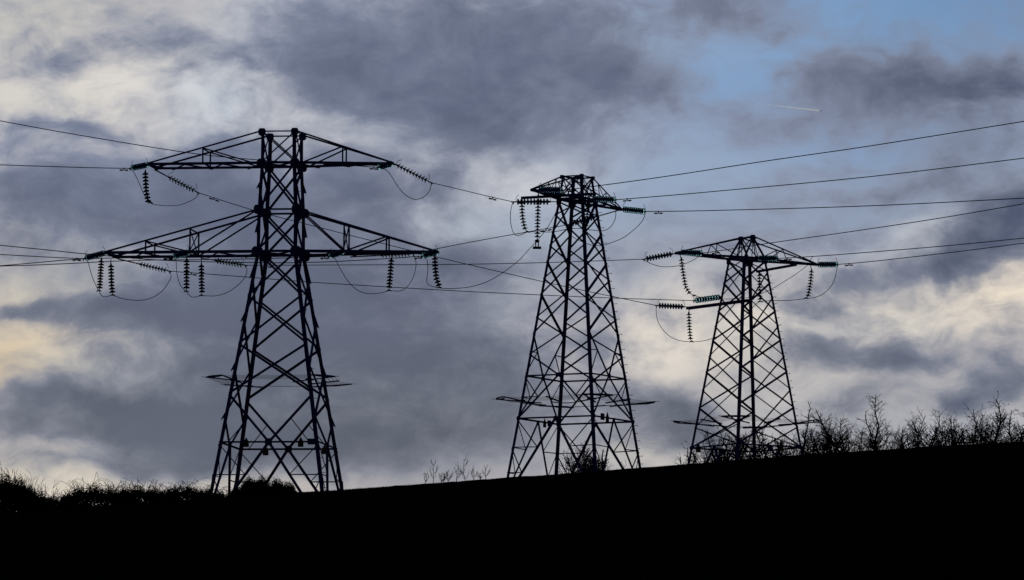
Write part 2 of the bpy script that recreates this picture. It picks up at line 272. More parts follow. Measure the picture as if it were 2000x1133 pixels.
{"hid":4.815,"kind":"bare","x":16.855,"y":290,"z":16.16,"h":7.304,"w":2.61,"seed":19,"label":"bushy bare tree with a crown leaning left","cat":"tree","group":"bare shrubs along the ridge","den":1.2},
{"hid":4.815,"kind":"bare","x":18.608,"y":290,"z":16.285,"h":7.954,"w":2.088,"seed":20,"label":"tallest slender bare tree right of the right pylon","cat":"tree","group":"bare shrubs along the ridge","den":1.25},
{"hid":4.815,"kind":"bare","x":19.999,"y":290,"z":16.383,"h":5.898,"w":1.723,"seed":21,"label":"sparse low bare bush in the gap between taller trees","cat":"tree","group":"bare shrubs along the ridge","den":0.7},
{"hid":5.067,"kind":"bare","x":21.453,"y":292,"z":16.369,"h":7.135,"w":2.47,"seed":22,"label":"bare bush with upright twigs right of the ridge gap","cat":"bush","group":"bare shrubs along the ridge","den":0.9},
{"hid":5.067,"kind":"bare","x":22.771,"y":292,"z":16.459,"h":6.632,"w":2.26,"seed":23,"label":"round topped bare bush in the hedge at right","cat":"bush","group":"bare shrubs along the ridge","den":0.9},
{"hid":5.067,"kind":"bare","x":23.773,"y":292,"z":16.527,"h":6.414,"w":1.997,"seed":26,"label":"low bare bush left of the two trees by the right picture edge","cat":"tree","group":"bare shrubs along the ridge","den":0.8},
{"hid":4.94,"kind":"bare","x":24.848,"y":291,"z":16.659,"h":7.531,"w":2.619,"seed":24,"label":"crooked bare tree near the right picture edge","cat":"tree","group":"bare shrubs along the ridge","den":1.1},
{"hid":4.94,"kind":"bare","x":26.109,"y":291,"z":16.745,"h":7.191,"w":1.833,"seed":25,"label":"bare tree cut by the right picture edge","cat":"tree","group":"bare shrubs along the ridge","den":1.0},
{"hid":0.313,"kind":"bramble","x":-20.198,"y":226,"z":13.353,"h":2.245,"w":2.034,"seed":31,"label":"dense bush at the left picture edge with upright twigs","cat":"bush","group":"bramble thickets along the left ridge"},
{"hid":0.339,"kind":"bramble","x":-19.217,"y":227,"z":13.472,"h":1.794,"w":1.716,"seed":32,"label":"twiggy bush sloping down beside the left edge bush","cat":"bush","group":"bramble thickets along the left ridge"},
{"hid":0.366,"kind":"bramble","x":-18.06,"y":228,"z":13.603,"h":1.247,"w":1.642,"seed":33,"label":"lowest bramble thicket in the dip of the left ridge","cat":"bush","group":"bramble thickets along the left ridge"},
{"hid":0.366,"kind":"bramble","x":-16.486,"y":228,"z":13.726,"h":1.672,"w":2.36,"seed":34,"label":"bramble thicket with two tall arching canes","cat":"bush","group":"bramble thickets along the left ridge"},
{"hid":0.395,"kind":"bramble","x":-14.699,"y":229,"z":13.905,"h":1.493,"w":2.164,"seed":35,"label":"leafy bramble thicket in the middle of the left ridge","cat":"bush","group":"bramble thickets along the left ridge"},
{"hid":0.424,"kind":"bramble","x":-13.104,"y":230,"z":14.064,"h":1.373,"w":1.967,"seed":36,"label":"bramble thicket with many thin loops left of the left pylon","cat":"bush","group":"bramble thickets along the left ridge"},
{"hid":0.487,"kind":"bramble","x":-11.96,"y":232,"z":14.222,"h":1.109,"w":1.566,"seed":37,"label":"small bramble thicket at the left foot of the left pylon","cat":"bush","group":"bramble thickets along the left ridge"},
{"hid":1.171,"kind":"bramble","x":-10.714,"y":248,"z":14.707,"h":2.37,"w":3.527,"seed":38,"label":"rounded leafy bush growing between the legs of the left pylon","cat":"bush","group":"bramble thickets along the left ridge"}],
"contrail":[[3448.795,80000.0,10743.64],[4334.891,80000.0,10649.946]],
"plane":[4363.941,80000.0,10646.526],
"cam":{"right":[999.966,-0.823,8.168],
"up":[-8.209,-100.198,994.934],
"fwd":[0.0,994.967,100.201]},"bgb":[[7.6,183.9,3000,500,0,[150,150,150],0.8],[852.3,1723.0,620,220,4,[104,142,184],1.0],[701.8,1574.1,330,130,0,[118,152,192],0.8],[440.2,1533.9,260,170,0,[128,161,200],0.95],[258.4,1593.1,160,60,0,[145,165,192],0.8],[651.9,1391.6,340,80,-4,[128,157,194],0.95],[902.6,1384.5,200,90,0,[122,140,168],0.7],[380.8,1324.0,300,80,0,[150,170,197],0.9],[250.4,1253.4,330,90,0,[154,171,195],0.9],[602.1,1254.8,330,80,0,[140,157,182],0.9],[281.1,1153.6,180,70,0,[150,162,180],0.85],[44.9,1414.0,140,60,0,[160,172,190],0.8],[-971.1,1617.3,300,120,0,[197,194,188],0.95],[-798.5,1491.2,210,90,0,[224,218,211],1.0],[-948.5,1468.5,150,50,0,[214,210,203],0.9],[-582.2,1469.9,110,80,0,[206,212,219],0.95],[-503.8,1633.6,110,70,-40,[196,200,208],0.8],[-365.5,1445.9,90,36,0,[208,210,214],0.85],[-224.1,1404.5,90,50,10,[186,192,202],0.8],[8.2,1336.8,110,42,0,[206,207,212],0.9],[-146.9,1240.4,100,46,0,[186,192,202],0.9],[19.3,1211.9,110,60,0,[168,178,192],0.8],[-54.9,1076.2,120,50,0,[156,165,179],0.8],[-971.9,1079.6,140,40,0,[214,206,192],0.95],[-940.5,990.5,180,80,0,[222,206,180],1.0],[-989.6,949.8,60,50,0,[212,190,156],0.8],[-810.5,972.5,110,34,0,[206,199,188],0.9],[-670.7,978.4,110,26,0,[196,194,190],0.85],[-759.8,925.3,140,34,0,[168,176,180],0.9],[-813.1,1137.0,160,50,0,[168,170,172],0.9],[-876.4,727.4,260,30,0,[236,224,202],1.0],[-647.3,740.3,200,30,0,[205,197,186],0.8],[-397.5,748.1,200,36,0,[196,190,182],0.7],[-753.1,811.7,90,20,0,[170,170,168],0.8],[-887.0,767.1,140,24,0,[196,190,178],0.85],[-97.5,781.0,300,60,0,[146,150,162],0.8],[112.7,812.7,120,50,0,[168,170,176],0.8],[322.1,1018.9,150,90,-10,[238,228,214],1.0],[482.4,1034.7,160,100,0,[230,221,209],0.9],[832.7,1085.5,260,60,-10,[238,228,211],1.0],[982.4,1125.4,150,64,-20,[240,226,206],0.95],[642.7,1045.2,150,40,0,[214,209,203],0.9],[832.6,1225.1,90,30,-10,[202,205,208],0.9],[452.9,914.7,130,60,0,[212,204,194],0.9],[723.0,925.7,330,70,0,[186,184,184],0.9],[563.2,865.2,200,50,0,[178,178,182],0.8],[902.6,836.4,240,40,0,[168,174,184],0.8],[283.1,803.8,130,40,0,[200,196,190],0.8]],
"clb":[[-879.8,1553.5,56,22,-10,0.42],[-979.6,1527.6,50,20,10,0.35],[-795.2,1598.9,80,22,-28,0.32],[-656.4,1592.3,50,34,20,0.5],[-734.6,1580.0,40,22,0,0.28],[-673.6,1531.3,56,14,0,0.38],[-784.9,1646.9,46,18,0,0.25],[-548.3,1563.1,70,22,0,0.42],[-897.7,1424.7,95,20,10,0.72],[-967.2,1388.5,60,26,0,0.5],[-817.3,1409.2,50,14,0,0.25],[-246.4,1609.0,210,110,0,0.65],[-205.0,1514.6,190,60,8,0.42],[-74.4,1570.8,220,130,0,0.42],[57.4,1492.0,150,52,10,0.42],[76.3,1661.9,140,60,0,0.42],[213.5,1523.0,110,40,18,0.78],[-127.8,1452.5,110,42,10,0.5],[-367.3,1597.6,70,90,0,0.45],[-305.5,1478.5,60,24,20,0.3],[-22.9,1441.4,130,40,10,0.3],[419.5,1661.5,110,44,8,1.0],[328.8,1643.3,50,40,0,0.3],[902.6,1515.9,150,44,-2,0.95],[706.9,1499.3,110,60,0,0.6],[802.3,1539.1,170,50,-4,0.38],[992.7,1533.5,60,80,0,0.3],[601.3,1519.2,60,36,-20,0.3],[862.5,1444.3,200,30,0,0.32],[459.8,1430.2,70,26,-8,0.62],[400.3,1458.9,60,20,0,0.3],[591.7,1358.6,70,20,-6,0.5],[725.3,1322.8,90,28,-4,0.58],[832.5,1344.7,80,40,0,0.3],[350.3,1383.8,40,16,0,0.25],[501.5,1294.5,110,18,0,0.35],[401.2,1264.2,80,16,6,0.25],[962.6,1394.3,110,34,-4,0.4],[972.6,1299.7,110,40,-6,0.55],[932.6,1205.1,110,52,-18,1.15],[992.5,1254.8,60,50,0,0.6],[852.6,1180.2,50,22,-20,0.5],[-606.0,1374.7,120,24,-6,0.62],[-675.6,1323.7,240,60,0,0.6],[-754.8,1252.7,260,70,0,0.7],[-524.1,1256.0,220,110,0,0.75],[-925.0,1259.8,110,60,0,0.5],[-943.5,1169.8,90,26,0,0.5],[-303.8,1323.7,60,42,0,0.8],[-354.7,1378.1,60,24,0,0.3],[-362.8,1208.1,170,70,0,0.6],[-132.5,1312.5,50,30,0,0.55],[-242.6,1249.4,40,60,0,0.3],[-91.0,1172.9,100,34,0,0.85],[-201.0,1119.9,180,60,0,0.55],[100.1,1172.5,60,30,0,0.25],[-941.8,1067.2,80,16,-8,0.85],[-691.6,1044.0,150,52,0,1.0],[-821.9,1062.1,80,24,0,0.6],[-501.7,1076.5,170,80,0,0.75],[-320.7,1038.7,190,90,0,0.7],[-139.4,980.5,200,80,0,0.7],[-299.1,899.0,260,80,0,0.7],[1.3,951.7,100,60,0,0.45],[-520.2,956.4,110,40,0,0.7],[-482.2,1116.7,160,40,0,0.35],[-914.0,896.2,90,30,-8,1.1],[-789.0,873.1,110,36,6,0.75],[-698.9,859.3,110,44,0,1.0],[-957.9,840.8,90,40,0,0.5],[-868.0,822.1,110,30,0,0.55],[-549.1,866.2,150,60,0,0.75],[-578.1,796.0,150,30,0,0.6],[-747.5,767.9,180,20,0,0.8],[-438.1,797.6,200,50,0,0.7],[-197.8,800.0,220,50,0,0.45],[-57.9,841.3,120,50,0,0.5],[252.6,883.6,90,44,10,0.95],[342.9,859.1,50,50,0,0.85],[142.5,852.8,90,30,0,0.4],[403.2,814.5,80,30,0,0.4],[181.4,1033.1,50,60,0,0.5],[120.8,1082.6,60,50,0,0.3],[612.8,1013.2,80,18,0,0.7],[742.8,1000.6,110,26,2,0.75],[682.9,980.5,120,20,0,0.4],[732.6,1150.2,100,20,-4,0.68],[582.5,1095.0,60,32,0,0.55],[662.5,1125.1,60,20,0,0.3],[452.0,1124.5,70,40,0,0.4],[371.3,1204.1,80,30,0,0.35],[250.9,1173.5,100,30,0,0.3],[693.0,910.6,80,30,-8,0.62],[942.5,934.1,90,38,-14,1.1],[862.7,901.1,50,24,0,0.5],[472.8,949.7,50,20,0,0.3],[593.2,835.4,110,24,0,0.35],[852.7,995.8,90,16,0,0.25],[962.4,1045.7,60,16,-14,0.25],[-700.1,942.1,120,22,0,0.3],[-800.5,972.6,40,16,-10,0.2],[249.3,1433.3,120,40,10,0.15],[501.8,1214.6,200,30,0,0.3],[622.0,1289.8,100,16,0,0.2],[330.9,1253.9,60,14,0,0.3],[571.4,1434.4,60,24,0,0.25],[-710.0,1612.4,60,14,-20,0.2],[992.8,1623.0,40,30,0,-0.1],[-448.6,1646.3,40,30,0,0.2],[167.9,1557.7,160,60,8,0.38],[-4.3,1631.3,180,70,0,0.2],[561.2,1494.3,70,36,0,0.15],[329.6,1493.6,50,36,0,0.25],[540.6,1623.9,60,30,0,0.2],[-707.9,1472.9,60,30,-30,0.25],[-940.4,1578.2,70,40,0,0.3],[148.8,1402.7,120,40,6,0.3],[-143.2,1380.4,90,30,0,0.3],[642.3,1214.9,120,30,-6,0.25],[652.7,1065.2,90,24,-8,0.3],[502.7,984.8,70,40,0,0.25],[301.6,1083.8,40,40,0,0.2],[802.7,1035.6,60,14,0,0.2]],
"bg0":[168,178,194],
"weight":[1.089,249.592,27.327]}
sc = bpy.context.scene
COL = sc.collection
V = Vector
# ------------------------------------------------------------------ materials
def srgb(r, g, b):
    f = lambda c: (c/255/12.92) if c <= 10 else ((c/255+.055)/1.055)**2.4
    return (f(r), f(g), f(b), 1)
def mat(name, col, rough=.6, metal=0., noise=.25, scale=4., trans=0., ior=1.5, col2=None, spec=.5):
    m = bpy.data.materials.new(name); m.use_nodes = True
    nt = m.node_tree; b = nt.nodes['Principled BSDF']
    b.inputs['Roughness'].default_value = rough; b.inputs['Metallic'].default_value = metal
    b.inputs['IOR'].default_value = ior; b.inputs['Specular IOR Level'].default_value = spec; b.inputs['Transmission Weight'].default_value = trans
    tc = nt.nodes.new('ShaderNodeTexCoord'); n = nt.nodes.new('ShaderNodeTexNoise')
    n.inputs['Scale'].default_value = scale; n.inputs['Detail'].default_value = 5
    nt.links.new(tc.outputs['Object'], n.inputs['Vector'])
    mx = nt.nodes.new('ShaderNodeMix'); mx.data_type = 'RGBA'
    a = list(col); c = list(col2) if col2 else [x*(1-noise) for x in col[:3]]
    mx.inputs[6].default_value = (*a[:3], 1); mx.inputs[7].default_value = (*c[:3], 1)
    nt.links.new(n.outputs['Fac'], mx.inputs[0]); nt.links.new(mx.outputs[2], b.inputs['Base Color'])
    return m
M_STEEL = mat('weathered_pylon_steel', (.17, .17, .33), .7, .0, .35, 3)
M_GALV = mat('dark_fitting_steel', (.05, .05, .055), .6, .2)
M_WIRE = mat('aluminium_conductor', (.07, .07, .08), .6, .3)
M_GLASS = mat('teal_insulator_glass', (.27, .57, .68), .25, 0, .1, 8, .72, 1.45)
M_PORC = mat('brown_insulator_porcelain', (.03, .02, .016), .35)
M_SIGN = mat('yellow_plate_enamel', (.30, .22, .03), .5, 0, .2)
M_PLATE = mat('blue_grey_plate_enamel', (.10, .14, .20), .5, 0, .2)
M_BARK = mat('bare_bark', (.035, .028, .022), .9, 0, .4, 6, spec=0)
M_LEAF = mat('bramble_leaf', (.035, .045, .018), .8, 0, .5, 8, col2=(.05, .035, .02), spec=0)
M_GRASS = mat('hill_grass', (.022, .03, .012), .95, 0, .5, .35, col2=(.028, .024, .013), spec=0)
# ------------------------------------------------------------------ mesh helpers
class MB:
    def __init__(s): s.v = []; s.f = []; s.mi = []; s.cur = 0
    def prism(s, prof, p0, p1, ax, ay):
        p0, p1 = V(p0), V(p1); n = len(prof); b = len(s.v)
        for p in (p0, p1):
            for x, y in prof: s.v.append(p + ax*x + ay*y)
        for i in range(n): s.f.append((b+i, b+(i+1) % n, b+n+(i+1) % n, b+n+i)); s.mi.append(s.cur)
        s.f.append(tuple(range(b+n-1, b-1, -1))); s.f.append(tuple(range(b+n, b+2*n))); s.mi += [s.cur]*2
    def bar(s, p0, p1, w, h=None, nrm=(0, 0, 1)):
        p0, p1 = V(p0), V(p1); d = (p1-p0).normalized(); h = h or w
        u = V(nrm); u = u - d*u.dot(d)
        if u.length < 1e-4: u = d.orthogonal()
        u.normalize(); v = d.cross(u)
        s.prism([(-w/2, -h/2), (w/2, -h/2), (w/2, h/2), (-w/2, h/2)], p0, p1, v, u)
    def ang(s, p0, p1, sz, nrm, flip=1):
        # rolled steel angle: one flange in the face plane, the other turned inwards
        p0, p1 = V(p0), V(p1); d = (p1-p0).normalized(); u = V(nrm); u = u - d*u.dot(d)
        if u.length < 1e-4: u = d.orthogonal()
        u.normalize(); v = d.cross(u)*flip; t = max(.01, sz*.13); a = sz/2
        s.prism([(-a, 0), (a, 0), (a, -t), (-a+t, -t), (-a+t, -sz), (-a, -sz)], p0, p1, v, u)
    def leg(s, p0, p1, sz, ax, ay):
        t = sz*.14
        s.prism([(0, 0), (sz, 0), (sz, t), (t, t), (t, sz), (0, sz)], p0, p1, V(ax), V(ay))
    def tube(s, pts, r, n=6, r1=None, cap=True):
        pts = [V(p) for p in pts]; b = len(s.v); m = len(pts)
        d0 = (pts[1]-pts[0]).normalized(); u = d0.orthogonal().normalized()
        for i, p in enumerate(pts):
            d = (pts[min(i+1, m-1)]-pts[max(i-1, 0)]).normalized()
            u = (u - d*u.dot(d)).normalized(); w = d.cross(u)
            rr = r if r1 is None else r+(r1-r)*i/(m-1)
            for k in range(n):
                a = 2*math.pi*k/n; s.v.append(p+u*(rr*math.cos(a))+w*(rr*math.sin(a)))
        for i in range(m-1):
            for k in range(n):
                s.f.append((b+i*n+k, b+i*n+(k+1) % n, b+(i+1)*n+(k+1) % n, b+(i+1)*n+k)); s.mi.append(s.cur)
        if cap:
            s.f.append(tuple(range(b+n-1, b-1, -1))); s.f.append(tuple(range(b+(m-1)*n, b+m*n))); s.mi += [s.cur]*2
    def lathe(s, prof, n=16):
        b = len(s.v)
        for r, z in prof:
            for k in range(n):
                a = 2*math.pi*k/n; s.v.append(V((r*math.cos(a), r*math.sin(a), z)))
        for i in range(len(prof)-1):
            for k in range(n):
                s.f.append((b+i*n+k, b+i*n+(k+1) % n, b+(i+1)*n+(k+1) % n, b+(i+1)*n+k)); s.mi.append(s.cur)
    def plate(s, pts, nrm, t):
        nrm = V(nrm).normalized(); b = len(s.v); n = len(pts)
        for o in (-t/2, t/2):
            for p in pts: s.v.append(V(p)+nrm*o)
        for i in range(n): s.f.append((b+i, b+(i+1) % n, b+n+(i+1) % n, b+n+i)); s.mi.append(s.cur)
        s.f.append(tuple(range(b+n-1, b-1, -1))); s.f.append(tuple(range(b+n, b+2*n))); s.mi += [s.cur]*2
    def mesh(s, name, mats, smooth=False):
        me = bpy.data.meshes.new(name); me.from_pydata([tuple(p) for p in s.v], [], s.f)
        for m in (mats if isinstance(mats, (list, tuple)) else [mats]): me.materials.append(m)
        for p, i in zip(me.polygons, s.mi): p.material_index = i; p.use_smooth = smooth
        me.update(); return me
    def build(s, name, mats, parent=None, smooth=False):
        o = bpy.data.objects.new(name, s.mesh(name, mats, smooth)); COL.objects.link(o)
        if parent is not None: o.parent = parent
        return o
def tag(o, label=None, cat=None, group=None, kind=None):
    if label: o['label'] = label
    if cat: o['category'] = cat
    if group: o['group'] = group
    if kind: o['kind'] = kind
    return o
def empty(name, loc=(0, 0, 0), rz=0):
    o = bpy.data.objects.new(name, None); COL.objects.link(o); o.location = loc; o.rotation_euler.z = rz
    o.empty_display_size = .3; return o
# ------------------------------------------------------------------ terrain
RID = DATA['ridge']; CQ = DATA['CQ']
def slope(t):
    if t <= RID[0][0]: return RID[0][1]
    for a, b in zip(RID, RID[1:]):
        if t <= b[0]: return a[1]+(b[1]-a[1])*(t-a[0])/(b[0]-a[0])
    return RID[-1][1]
def prof(s, y): return y*(s-CQ*(y-200)**2)-1.7*max(0, 1-y/200)**2
def ground(x, y):
    s = slope(max(-.12, min(.12, x/max(y, 30))))
    if y <= 0: return -1.7+.004*y
    if y <= 300: return prof(s, y)
    z0 = prof(s, 300); m = prof(s, 300)-prof(s, 299)
    return z0+m*150*(1-math.exp(-(y-300)/150))
def axis_samples(lo, hi, fine):
    out = [lo, -2500, -900, -400, -200, -120, -80, -60]
    out += fine
    out += [60, 80, 120, 200, 400, 900, 2500, hi]
    return sorted(set(out))
rnd = random.Random(5)
xs = axis_samples(-7000, 7000, [-50+i*.5 for i in range(201)])
ys = sorted(set([-7000, -2500, -900, -300, -100, -40, -15]+[i*10 for i in range(0, 18)]+[180+i*1.0 for i in range(121)]
                + [305+i*10 for i in range(40)]+[800, 1200, 2000, 3500, 7000]))
g = MB()
for y in ys:
    for x in xs:
        z = ground(x, y)
        if 100 < y < 320 and abs(x) < 60: z += rnd.uniform(-.025, .025)+.03*math.sin(x*1.3+y*.7)*math.sin(x*.37-y*.21)
        g.v.append(V((x, y, z)))
nx = len(xs)
for j in range(len(ys)-1):
    for i in range(nx-1):
        g.f.append((j*nx+i, j*nx+i+1, (j+1)*nx+i+1, (j+1)*nx+i)); g.mi.append(0)
hill = g.build('hill', M_GRASS, smooth=True); tag(hill, kind='structure')
gr = MB()
for k in range(26000):
    y = 200+rnd.gauss(0, 5.5); x = rnd.uniform(-24, 23); z = ground(x, y)
    h = rnd.uniform(.015, .05)*(1.8 if rnd.random() < .02 else 1); a = rnd.uniform(0, 6.28); w = rnd.uniform(.008, .02)
    lx, ly = rnd.uniform(-.05, .05), rnd.uniform(-.05, .05); b = len(gr.v)
    gr.v += [V((x-w*math.cos(a), y-w*math.sin(a), z-.04)), V((x+w*math.cos(a), y+w*math.sin(a), z-.04)), V((x+lx, y+ly, z+h))]
    gr.f.append((b, b+1, b+2)); gr.mi.append(0)
tag(gr.build('grass', M_GRASS), 'short rough grass along the crest of the dark hill', 'grass', kind='stuff')
# ------------------------------------------------------------------ pylons
CORN = [(-1, -1), (1, -1), (1, 1), (-1, 1)]
FACES = [(0, 1, (0, -1, 0)), (1, 2, (1, 0, 0)), (2, 3, (0, 1, 0)), (3, 0, (-1, 0, 0))]
class Pylon:
    def __init__(s, name, X, Y, rz, label, prof_, foot):
        s.root = empty(name, (X, Y, 0), rz); s.prof = prof_; s.foot = foot
        tag(s.root, label, 'pylon', 'lattice pylons on the ridge')
        s.X, s.Y, s.rz = X, Y, rz
        s.faces = [MB() for _ in range(4)]
    def hw(s, z):
        P = s.prof
        for a, b in zip(P, P[1:]):
            if z >= b[0]:
                t = (a[0]-z)/(a[0]-b[0]); return a[1]+(b[1]-a[1])*t, a[2]+(b[2]-a[2])*t
        return P[-1][1], P[-1][2]
    def c(s, i, z, inset=0.):
        a, b = s.hw(z); return V((CORN[i][0]*(a-inset), CORN[i][1]*(b-inset), z))
    def mid(s, f, z, t=.5):
        i, j, n = FACES[f]; return s.c(i, z).lerp(s.c(j, z), t)
    def fb(s, f, p0, p1, sz, off=0., ext=(0, 0), flip=1):
        n = V(FACES[f][2]); p0, p1 = V(p0)+n*off, V(p1)+n*off; d = (p1-p0).normalized()
        s.faces[f].ang(p0-d*ext[0], p1+d*ext[1], sz, n, flip)
    def X_(s, f, z0, z1, sz, zr=None, off=.012, ext=(0, 0)):
        i, j, n = FACES[f]; a0, a1 = z0 if isinstance(z0, tuple) else (z0, z0); b0, b1 = z1 if isinstance(z1, tuple) else (z1, z1)
        s.fb(f, s.c(i, a0), s.c(j, b1), sz, off, ext); s.fb(f, s.c(j, a1), s.c(i, b0), sz, off-sz*.16, ext, -1)
    def H(s, f, z, sz, off=.02):
        i, j, n = FACES[f]; s.fb(f, s.c(i, z), s.c(j, z), sz, off)
    def legs(s, sz, bolts=()):
        zs = [p[0] for p in s.prof]
        for i in range(4):
            m = MB(); ax = (-CORN[i][0], 0, 0); ay = (0, -CORN[i][1], 0)
            for k, (za, zb) in enumerate(zip(zs, zs[1:])):
                m.leg(s.c(i, za), s.c(i, zb), sz*(1 if k > len(zs)-4 else .93), ax, ay)
            lg = m.build('leg', M_STEEL, s.root)
            if i in bolts:
                z = s.foot+2.2; k = 0
                while z < zs[0]-.3:
                    p = s.c(i, z); o = V((CORN[i][0], 0, 0)) if k % 2 == 0 else V((0, CORN[i][1], 0))
                    q = MB(); q.bar(p, p+o*.15, .02); q.bar(p+o*.14, p+o*.165, .035); q.build('step_bolt', M_GALV, lg); z += .34; k += 1
    def done(s):
        for f in range(4): s.faces[f].build('lattice_face', M_STEEL, s.root)
    def plates(s, f, p, w, h):
        n = V(FACES[f][2]); t = n.cross(V((0, 0, 1))); p = V(p)+n*.035
        s.faces[f].plate([p+t*a+V((0, 0, b)) for a, b in ((-w/2, -h*.3), (-w*.3, -h/2), (w*.3, -h/2), (w/2, -h*.3), (w/2, h*.3), (w*.3, h/2), (-w*.3, h/2), (-w/2, h*.3))], n, .02)
    def guard(s, z, tipw=.68, out=.93, mids=(0, 1, 2, 3)):
        tips = []
        for i in range(4):
            p = s.c(i, z); e = V((CORN[i][0], CORN[i][1], 0)).normalized(); g_ = V((-e.y, e.x, 0)); up = V((0, 0, 1))
            m = MB()
            A = p+e*out+g_*tipw+up*.10; B = p+e*out-g_*tipw+up*.10; Cc = p+e*(out+.12)+up*.11; D = p+e*(out-.16)+up*.085
            ia, ib = p-e*.85-g_*.40-up*.09, p-e*.85+g_*.40-up*.09
            m.bar(A, ia, .06, .05); m.bar(B, ib, .06, .05)
            arc = [B, p+e*(out+.09)-g_*tipw*.5+up*.11, Cc, p+e*(out+.09)+g_*tipw*.5+up*.11, A]
            m.tube(arc, .032, 5); m.tube([B, p+e*(out-.1)-g_*tipw*.45+up*.09, D, p+e*(out-.1)+g_*tipw*.45+up*.09, A], .028, 5)
            for q in (A, B):
                dd = (q-p).normalized()
                for k in (-.25, 0, .25): m.bar(q, q+(dd+g_*k).normalized()*.2, .016)
            m.bar(p-e*.12-g_*.2, p-e*.12+g_*.2, .08)
            m.build('climbing_guard', M_STEEL, s.root); tips.append((p, A, B))
        for f in range(4):
            i, j, n = FACES[f]; n = V(n); m = MB(); pi, Ai, Bi = tips[i]; pj, Aj, Bj = tips[j]
            # facing ends of the two outriggers
            qi = min((Ai, Bi), key=lambda q: (q-pj).length); qj = min((Aj, Bj), key=lambda q: (q-pi).length)
            mb = None
            if f in mids:
                c0 = (pi+pj)/2; mb = (c0-n*.3-V((0, 0, .06)), c0+n*.95+V((0, 0, .08)))
                q = MB(); q.bar(mb[0], mb[1], .055); q.build('guard_bracket', M_STEEL, s.root)
            for k in range(6):
                t = .18+.16*k; a = pi.lerp(qi, t); b = pj.lerp(qj, t); cs = [a, b]
                if mb: cs = [a, mb[0].lerp(mb[1], .3+.13*k), b]
                for u, w in zip(cs, cs[1:]):
                    mm = (u+w)/2-V((0, 0, .02)); m.tube([u, mm, w], .0055, 4)
                    L = (w-u).length; st = int(L/.13)
                    for q in range(1, st):
                        pp = u.lerp(w, q/st); a1 = random.Random(q*7+k).uniform(0, 3)
                        o = V((math.cos(a1), math.sin(a1), .8))*.022; m.bar(pp-o, pp+o, .005)
            m.build('barbed_wire', M_GALV, s.root)
# ---- left pylon: two tiers of arms, arms parallel to local x
p1 = Pylon('lattice_pylon', -10.555, 258.0, math.radians(-9.05), 'tallest lattice pylon, at left, with two tiers of long horizontal arms',
           [(33.15, .797, .905), (31.65, .811, .87), (29.5, .92, .935), (27.58, .928, 1.0), (18.79, 2.27, 2.27), (14.35, 2.95, 2.95)], 14.5)
p1.legs(.165, bolts=(1,))
LV = [33.1, 31.65, 29.5, 27.58, 25.53, 23.31, 21.03]
for f in (0, 2):
    p1.X_(f, 33.1, 31.65, .062)
    for a, b in zip(LV[1:], LV[2:]): p1.X_(f, a, b, .098 if a > 24 else .11)
    p1.H(f, 33.08, .062); p1.H(f, 29.5, .085)
    i, j, n = FACES[f]; N = V(n)
    cen = p1.mid(f, 18.79)
    p1.fb(f, p1.c(i, 21.0), cen, .105, .012); p1.fb(f, p1.c(j, 21.0), cen, .105, .012)
    p1.fb(f, cen, p1.c(j, 14.5), .115, .012); p1.fb(f, cen, p1.c(i, 14.5), .115, .012)
    p1.H(f, 18.79, .085); p1.plates(f, cen, .33, .33)
    for (q, sg) in ((i, 0), (j, 1)):
        o = j if q == i else i
        for zz, zl in ((17.3, 18.7), (15.9, 17.3)):
            t = (18.79-zz)/(18.79-14.5); xp = cen.lerp(p1.c(q, 14.5), t)
            p1.fb(f, p1.c(q, zz), xp, .05, .02); p1.fb(f, p1.c(q, zl), xp, .04, .02)
        xu = p1.c(q, 21.0).lerp(cen, .5); p1.fb(f, p1.c(q, 18.79).lerp(cen, .18), xu, .042, .02)
for f in (1, 3):
    i, j, n = FACES[f]
    p1.X_(f, 33.1, 31.65, .06); p1.H(f, 31.65, .09); p1.H(f, 29.5, .08); p1.H(f, 27.58, .1); p1.H(f, 33.08, .05)
    MV = [31.6, 30.6, 28.64, 26.53, 24.5, 22.23, 19.97]
    for k, (a, b) in enumerate(zip(MV, MV[1:])): p1.X_(f, a, b, .095, off=.05, ext=(.06, .33))
    cen = p1.mid(f, 18.75)
    for q in (i, j):
        p1.fb(f, p1.c(q, 19.97), cen, .1, .02); p1.fb(f, cen, p1.c(q, 14.5), .12, .02)
        for zz, zl in ((17.3, 18.7), (15.9, 17.3)):
            xp = cen.lerp(p1.c(q, 14.5), (18.75-zz)/(18.75-14.5)); p1.fb(f, p1.c(q, zz), xp, .045, .03); p1.fb(f, p1.c(q, zl), xp, .04, .03)
    p1.H(f, 18.79, .075); p1.plates(f, cen, .22, .34)
for f in range(4):   # corner gussets
    i, j, n = FACES[f]; t = (p1.c(j, 30)-p1.c(i, 30)).normalized()
    for z, w in ((33.05, .34), (31.62, .42), (29.5, .42), (27.55, .5)):
        p1.plates(f, p1.c(i, z)+t*.04, w, w); p1.plates(f, p1.c(j, z)-t*.04, w, w)
p1.done()
